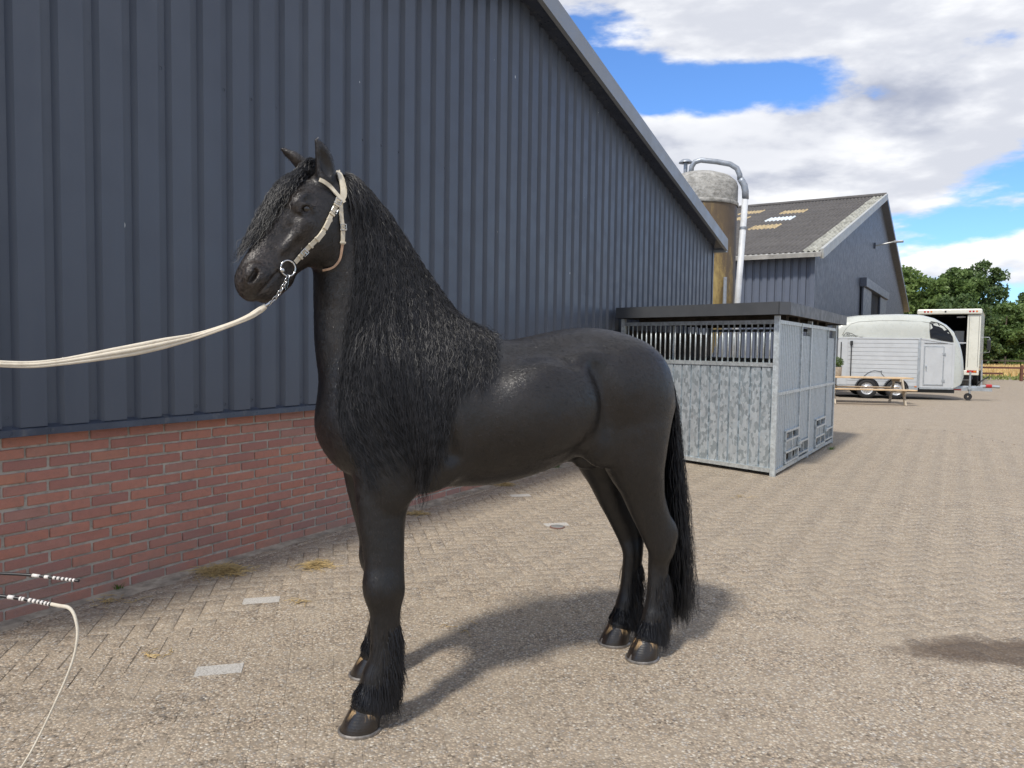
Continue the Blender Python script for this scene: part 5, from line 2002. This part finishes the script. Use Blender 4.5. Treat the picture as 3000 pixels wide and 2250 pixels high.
# short coat: fine hairs that lie along the lie of the coat
_w = np.where(HV[:, 1] > -.02, 1.0, .18) * np.where(HV[:, 2] > .12, 1, 0)
_i = NPR.choice(len(HV), 90000, p=_w / _w.sum())
P0 = HV[_i] + NPR.normal(0, .003, (len(_i), 3))
N0 = sgrad(P0)
P0 = P0 - N0 * samp(P0)[:, None]
flow = np.stack([np.where(P0[:, 2] > .95, -.85, -.12), np.zeros(len(P0)), np.where(P0[:, 2] > .95, -.55, -1.0)], 1)
_h = (P0[:, 0] > .80) & (P0[:, 2] > 1.68)
flow[_h] = np.array([-.35, 0, .25])
_n = (P0[:, 0] > .5) & (P0[:, 2] > 1.45) & ~_h
flow[_n] = np.array([-.55, 0, -.85])
flow = flow + NPR.normal(0, .16, flow.shape)
flow -= (flow * N0).sum(1, keepdims=True) * N0
flow /= np.maximum(np.linalg.norm(flow, axis=1, keepdims=True), 1e-5)
Lc = NPR.uniform(.009, .016, (len(P0), 1))
S = np.stack([P0 - N0 * .0006, P0 + flow * Lc * .55 + N0 * .0012, P0 + flow * Lc + N0 * NPR.uniform(.0004, .0016, (len(P0), 1))], 1)
t = NT('coat_hairs')
t.P(Base_Color=t.mix(t.rng(t.noise(t.co('Object'), 40, 3), .35, .65), (.0040, .0036, .0038), (.020, .0145, .0120)), Roughness=.38, Specular_IOR_Level=.66)
ribbons('short_coat', S, .0011, .0007, t.m, horse, ref=N0[:, None, :], kind='stuff')

# --- hooves with shoes
t = NT('dark_hoof')
v = t.co('Object')
g = t.noise(t.co('Object', (1, 1, .35)), 26, 5, .65, .4)
sz = t.n('ShaderNodeSeparateXYZ')
t.t.links.new(v, sz.inputs[0])
tan = t.math('MULTIPLY', t.rng(g, .52, .64), t.rng(sz.outputs[2], .05, .09))
c = t.mix(t.rng(t.noise(v, 12, 3), .3, .7), (.006, .005, .0045), (.018, .013, .010))
c = t.mix(tan, c, (.33, .22, .11))
t.P(Base_Color=c, Roughness=t.rng(g, .3, .7, .22, .5), Specular_IOR_Level=.6, Coat_Weight=.25, Coat_Roughness=.15)
rings = t.n('ShaderNodeTexWave', wave_type='BANDS', bands_direction='Z')
rings.inputs['Scale'].default_value = 30
rings.inputs['Distortion'].default_value = 1.5
t.t.links.new(v, rings.inputs['Vector'])
t.P(Normal=t.bump(rings.outputs['Fac'], .12, .002))
M_HOOF = t.m
M_SHOE = pm('worn_shoe_steel', (.32, .30, .28), .45, .8, .3, 30)
for nm, q in LEGS.items():
    ex, ey = q[-1][0], q[-1][1]
    hmb = MB()
    vs = []
    n = 26
    prof = [(.008, .080, .076, .010), (.014, .080, .076, .010), (.05, .072, .070, .0), (.088, .063, .063, -.012), (.105, .055, .056, -.014)]
    for (z, rx_, ry_, ox) in prof:
        for k in range(n):
            a = 6.28318 * k / n
            c_, s_ = math.cos(a), math.sin(a)
            toe = 1.12 if c_ > 0 else .86
            zz2 = z * (1.0 if c_ > 0 else (1.0 - .25 * abs(c_)))
            vs.append((ox + c_ * rx_ * toe + .018, s_ * ry_ * (1 - .12 * max(0, -c_)), zz2))
    fs = [(i * n + k, i * n + (k + 1) % n, (i + 1) * n + (k + 1) % n, (i + 1) * n + k) for i in range(len(prof) - 1) for k in range(n)]
    fs += [tuple(range(n))[::-1], tuple((len(prof) - 1) * n + k for k in range(n))]
    hmb.add(vs, fs)
    h = hmb.obj('hoof', M_HOOF, horse, smooth=True)
    h.location = (ex - .004, ey, 0)
    h.rotation_euler = (0, 0, R(6) if nm[1] == 'l' else R(-6))
    sb = MB()
    pts = [(.028 + math.cos(a) * .083 * (1.12 if math.cos(a) > 0 else .86), math.sin(a) * .076 * (1 - .12 * max(0, -math.cos(a))), .0055) for a in np.linspace(-2.45, 2.45, 26)]
    sb.tube(pts, .0075, 6)
    if nm[0] == 'h':
        sb.add([(.117, -.012, .004), (.117, .012, .004), (.105, .0, .034), (.122, -.012, .004), (.122, .012, .004), (.110, 0, .034)], [(0, 1, 2), (3, 5, 4), (0, 3, 4, 1), (1, 4, 5, 2), (2, 5, 3, 0)])
    sb.obj('horseshoe', M_SHOE, h, smooth=True)

# --- eyes
t = NT('eye_glossy_brown')
t.P(Base_Color=(.006, .004, .003), Roughness=.06, Specular_IOR_Level=.7, Coat_Weight=.6)
M_EYE = t.m
for s in (-1, 1):
    e = MB()
    pr = [(max(1e-4, .0205 * math.sin(a)), .0205 * math.cos(a)) for a in np.linspace(0, math.pi, 13)]
    e.lathe(pr, 18)
    o = e.obj('eye', M_EYE, horse, smooth='all')
    o.location = Hd(.946, 2.079, s * .080)
# ================================================================== bridle
M_WL = pm('white_bridle_leather', (.62, .56, .44), .5, 0, .12, 25, .15, 120, dirt=((.40, .33, .23), .45))
M_TAN = pm('tan_leather_strap', (.46, .30, .20), .55, 0, .15, 30)
M_CHR = pm('polished_steel', (.62, .62, .61), .18, 1., .1, 20)
bridle = thing('bridle', 'white leather show bridle with round snaffle ring on the horse head', 'bridle', HO, HROT)


def on_head(x, z, lift=.004):
    """point on the near side of the head (or neck) that shows at profile position x, z"""
    tgt = np.array([x, .08, z])
    d = tgt - EYEP
    d /= np.linalg.norm(d)
    tt = np.linspace(2.3, 3.6, 700)
    P = EYEP + tt[:, None] * d
    f = samp(P)
    i = int(np.argmax(f < lift))
    p = P[i] if f[i] < lift else P[-1]
    return p, sgrad(p[None])[0]


def strap(name, pts, w, mat, parent, lift=.004, th=.0035, m=6, smooth_n=2):
    q = _cr([(x, z, 0) for x, z in pts], m)[:, :2]
    PN = [on_head(x, z, lift) for x, z in q]
    P = np.array([p for p, _ in PN])
    N_ = np.array([n for _, n in PN])
    for _ in range(smooth_n):
        P[1:-1] = (P[:-2] + 2 * P[1:-1] + P[2:]) / 4
        N_[1:-1] = (N_[:-2] + 2 * N_[1:-1] + N_[2:]) / 4
    N_ /= np.linalg.norm(N_, axis=1, keepdims=True)
    Tn = np.gradient(P, axis=0)
    Tn /= np.linalg.norm(Tn, axis=1, keepdims=True)
    B = np.cross(Tn, N_)
    B /= np.linalg.norm(B, axis=1, keepdims=True)
    ws = w if isinstance(w, (list, tuple)) else [w] * len(P)
    ws = np.interp(np.linspace(0, 1, len(P)), np.linspace(0, 1, len(ws)), ws)[:, None] / 2
    V = np.stack([P - B * ws - N_ * th * .5, P + B * ws - N_ * th * .5, P + B * ws * .96 + N_ * th, P - B * ws * .96 + N_ * th], 1)
    n = len(P)
    fs = [(i * 4 + k, i * 4 + (k + 1) % 4, (i + 1) * 4 + (k + 1) % 4, (i + 1) * 4 + k) for i in range(n - 1) for k in range(4)] + [(0, 3, 2, 1), (n * 4 - 4, n * 4 - 3, n * 4 - 2, n * 4 - 1)]
    o = MB().add([tuple(p) for p in V.reshape(-1, 3)], fs).obj(name, mat, parent)
    return o, P, N_, Tn, B


def keeper(name, i, S_, w, l, h, mat, parent, frame=False):
    _, P, N_, Tn, B = S_
    i = min(len(P) - 1, max(0, int(i * (len(P) - 1))))
    M = Matrix((Vector(Tn[i]), Vector(B[i]), Vector(N_[i]))).transposed().to_4x4()
    M.translation = Vector(P[i]) + Vector(N_[i]) * .003
    mb = MB()
    if frame:
        a, b, t_ = l / 2, w / 2, .0022
        mb.tube([M @ Vector(q) for q in ((-a, -b, h), (a, -b, h), (a, b, h), (-a, b, h), (-a, -b, h))], t_, 6)
        mb.tube([M @ Vector((0, -b, h + .001)), M @ Vector((0, b * .3, h + .003))], t_ * .8, 6)
    else:
        mb.box(-l / 2, l / 2, -w / 2, w / 2, -.002, h, M, bev=.0012)
    return mb.obj(name, mat, parent)


crown = strap('crown_strap', [(.824, 2.232), (.816, 2.214), (.805, 2.18), (.803, 2.14), (.815, 2.118)], [.020, .026, .026, .022], M_WL, bridle, .006)
cheek = strap('cheek_strap', [(.822, 2.132), (.832, 2.098), (.854, 2.053), (.875, 2.007), (.901, 1.966), (.949, 1.915), (.992, 1.862)], .0175, M_WL, bridle, .006)
throat = strap('throat_latch', [(.815, 2.132), (.812, 2.056), (.805, 2.004), (.807, 1.945)], .0165, M_WL, bridle, .007)
thr2 = strap('throat_strap_end', [(.807, 1.95), (.810, 1.925), (.818, 1.884), (.845, 1.851), (.885, 1.838)], [.011, .009, .008], M_TAN, bridle, .006)
brow = strap('browband', [(.898, 2.192), (.880, 2.186), (.856, 2.170), (.832, 2.144), (.806, 2.119), (.800, 2.112)], .0155, M_WL, bridle, .011)
for f_ in (.18, .33, .40, .70, .80, .92):
    keeper('keeper', f_, cheek, .023, .008, .006, M_WL, bridle)
for f_ in (.12, .26, .88):
    keeper('buckle', f_, cheek, .024, .020, .006, M_CHR, bridle, True)
keeper('strap_tip', .46, cheek, .018, .050, .006, M_WL, bridle)
keeper('strap_tip', .66, cheek, .019, .045, .006, M_WL, bridle)
for f_ in (.72, .96):
    keeper('keeper', f_, throat, .023, .008, .006, M_WL, bridle)
keeper('buckle', .62, throat, .023, .022, .006, M_CHR, bridle, True)
# bit ring and mouthpiece end
rc, rn = on_head(1.018, 1.838, .012)
rn = np.array([rn[0] * .6, rn[1] * 1., rn[2] * .2])
rn /= np.linalg.norm(rn)
a1 = np.cross(rn, [0, 0, 1.])
a1 /= np.linalg.norm(a1)
a2 = np.cross(a1, rn)
ring = [rc + (a1 * math.cos(q) + a2 * math.sin(q)) * .0295 for q in np.linspace(0, 6.2832, 33)]
bit = MB().tube([tuple(p) for p in ring], .0036, 8).obj('bit_ring', M_CHR, bridle, smooth='all')
bc, _ = on_head(1.041, 1.829, .008)
bt_ = MB()
pr = [(max(1e-4, .011 * math.sin(a)), .011 * math.cos(a)) for a in np.linspace(0, math.pi, 11)]
bt_.lathe(pr, 14, Matrix.Translation(Vector(bc)))
bt_.obj('bit_ball', M_CHR, bit, smooth='all')

# ================================================================== lead rope with chain
lead_o = thing('lead_rope', 'flat white cotton lead rope with steel chain clipped to the bit', 'lead rope')


def W_(p):
    return HM @ Vector(p)


def ray_pt(x, y, dist):
    """world point at picture place x, y and distance along the view axis"""
    d = _r * ((x - 1500) / 2150) - _u * ((y - 1125) / 2150) + _fw
    return Vector((0, 0, CAMH)) + d * dist


rw = W_(rc)
dep = (rw - cam.location).dot(_fw)
cpx = [(846, 808), (838, 822), (826, 845), (812, 866), (797, 882), (784, 893), (772, 901)]
cp = [ray_pt(x, y, dep - .015 - .004 * i) for i, (x, y) in enumerate(cpx)]
cpn = _cr([tuple(p) for p in cp], 8)
seg = np.concatenate([[0], np.cumsum(np.linalg.norm(np.diff(cpn, axis=0), axis=1))])
link_l = .0135
nl = int(seg[-1] / link_l)


def chain_link(k, c_, d_, roll):
    d_ = Vector(d_).normalized()
    s_ = d_.cross(Vector((0, 0, 1))).normalized()
    u_ = s_.cross(d_)
    s_, u_ = s_ * math.cos(roll) + u_ * math.sin(roll), u_ * math.cos(roll) - s_ * math.sin(roll)
    pts = []
    for q in np.linspace(0, 6.2832, 17):
        pts.append(Vector(c_) + d_ * math.cos(q) * .0110 + s_ * math.sin(q) * .0062)
    return MB().tube(pts, .0021, 6).obj('chain_link', M_CHR, lead_o, smooth='all')


for k in range(nl):
    s_ = (k + .5) * link_l
    c_ = [np.interp(s_, seg, cpn[:, i]) for i in range(3)]
    c2 = [np.interp(s_ + .004, seg, cpn[:, i]) for i in range(3)]
    chain_link(k, c_, Vector(c2) - Vector(c_), (k % 2) * 1.5708 + .6)
dn = [(843, 812), (845, 822), (842, 833), (836, 842)]
for k in range(5):
    x, y = np.interp(k / 4, np.linspace(0, 1, 4), [q[0] for q in dn]), np.interp(k / 4, np.linspace(0, 1, 4), [q[1] for q in dn])
    chain_link(k, ray_pt(x, y, dep - .022), Vector((0, 0, -1)), (k % 2) * 1.5708 + .3)
snap = [(790, 886), (778, 896), (766, 906)]
MB().tube([ray_pt(x, y, dep - .04) for x, y in snap], [.004, .0075, .005], 8).obj('swivel', M_CHR, lead_o, smooth='all')
# rope: three strands side by side that close up towards the chain
rpx = [(776, 898), (756, 912), (735, 925), (690, 945), (620, 970), (560, 988), (480, 1006), (400, 1023), (320, 1037), (250, 1049), (170, 1061), (90, 1068), (0, 1066), (-120, 1056), (-260, 1040), (-600, 1005), (-1100, 975)]
M_COT = pm('cream_cotton_rope', (.66, .60, .49), .85, 0, .10, 12, .5, 260, dirt=((.45, .39, .30), .4))
wid = [.010, .012, .011, .008, .0095, .013, .0195, .021, .019, .016, .0125, .011, .0105, .0105, .0105, .0105, .0105]
dps = np.interp(np.linspace(0, 1, len(rpx)), [0, .3, 1], [dep - .045, dep - .10, dep - .45])
for j in (-1, 0, 1):
    pts = []
    for i, ((x, y), wd) in enumerate(zip(rpx, wid)):
        p = ray_pt(x, y, dps[i])
        tw = .35 + .5 * math.sin(i * .55)
        pts.append(p + Vector((0, 0, 1)) * (j * wd * .62) + Vector((0, -1, 0)) * (abs(j) * -.003 + .002 * math.sin(i + j)))
    q = _cr([tuple(p) for p in pts], 8)
    rr3 = np.interp(np.linspace(0, 1, len(q)), np.linspace(0, 1, len(wid)), [max(.0052, w_ * .40) for w_ in wid])
    MB().tube([tuple(p) for p in q], [float(v_) for v_ in rr3], 10, flat=.7).obj('strand', M_COT, lead_o, smooth='all')
q = _cr([tuple(ray_pt(x, y, dep - .047)) for x, y in ((778, 897), (764, 907), (748, 917), (728, 929), (712, 936))], 6)
MB().tube([tuple(p) for p in q], [float(v_) for v_ in np.interp(np.linspace(0, 1, len(q)), [0, .25, .6, 1], [.0095, .0125, .0115, .007])], 12, flat=.75).obj('whipping', M_COT, lead_o, smooth='all')
q = [ray_pt(x, y, dps[9] - .012) for x, y in ((178, 1054), (184, 1047), (190, 1054))]
MB().tube(q, .0014, 5).obj('loose_thread', M_COT, lead_o)

# ================================================================== lunge whip at the left edge
M_WHB = pm('black_whip_handle', (.012, .012, .014), .4, 0, .2, 20)
M_WHW = pm('white_tape', (.70, .66, .62), .5, 0, .15, 40)
whip = thing('lunge_whip', 'black and white banded lunge whip with white lash hanging at the left edge', 'whip')
DWH = 2.62


def whip_stick(parent, path, bands, d, r0):
    q = _cr([tuple(ray_pt(x, y, d)) for x, y in path], 10)
    MB().tube([tuple(p) for p in q], r0, 8).obj('stick', M_WHB, parent, smooth='all')
    for a, b in bands:
        qa, qb = ray_pt(*np.array(a), d), ray_pt(*np.array(b), d)
        MB().tube([qa, qb], r0 * 1.22, 8).obj('tape_band', M_WHW, parent, smooth='all')


def along(path, x0, x1):
    xs2, ys2 = [p[0] for p in path], [p[1] for p in path]
    return (x0, float(np.interp(x0, xs2, ys2))), (x1, float(np.interp(x1, xs2, ys2)))


pth = [(-900, 1650), (-160, 1728), (-40, 1741), (25, 1749), (80, 1757), (150, 1771)]
whip_stick(whip, pth, [along(pth, a, b) for a, b in ((24, 42), (58, 63), (66, 72), (85, 92), (97, 104), (109, 115), (120, 126), (131, 136), (141, 145))], DWH, .0065)
lash = [(150, 1770), (175, 1775), (198, 1779), (212, 1791), (221, 1812), (227, 1845), (225, 1880), (217, 1922), (205, 1958), (186, 2005), (160, 2062), (128, 2130), (92, 2200), (58, 2256), (20, 2320)]
q = _cr([tuple(ray_pt(x, y, DWH - .004 * i)) for i, (x, y) in enumerate(lash)], 8)
MB().tube([tuple(p) for p in q], [float(v_) for v_ in np.interp(np.linspace(0, 1, len(q)), [0, .12, .2, .5, 1], [.0068, .0070, .0058, .0042, .0034])], 8).obj('lash', M_COT, whip, smooth='all')
whip_ghost = thing('lunge_whip_ghost', 'ghost double of the lunge whip, a thin dark end with pale spiral tape in front of the brick plinth', 'whip')  # motion ghost of the lunge whip, modelled as a separate stick
pth = [(-900, 1630), (-160, 1672), (0, 1680), (90, 1685), (160, 1693), (232, 1702)]
whip_stick(whip_ghost, pth, [along(pth, a, b) for a, b in ((95, 117), (131, 143), (156, 163), (168, 175), (181, 187), (193, 199), (204, 209), (214, 219))], DWH + .1, .0055)
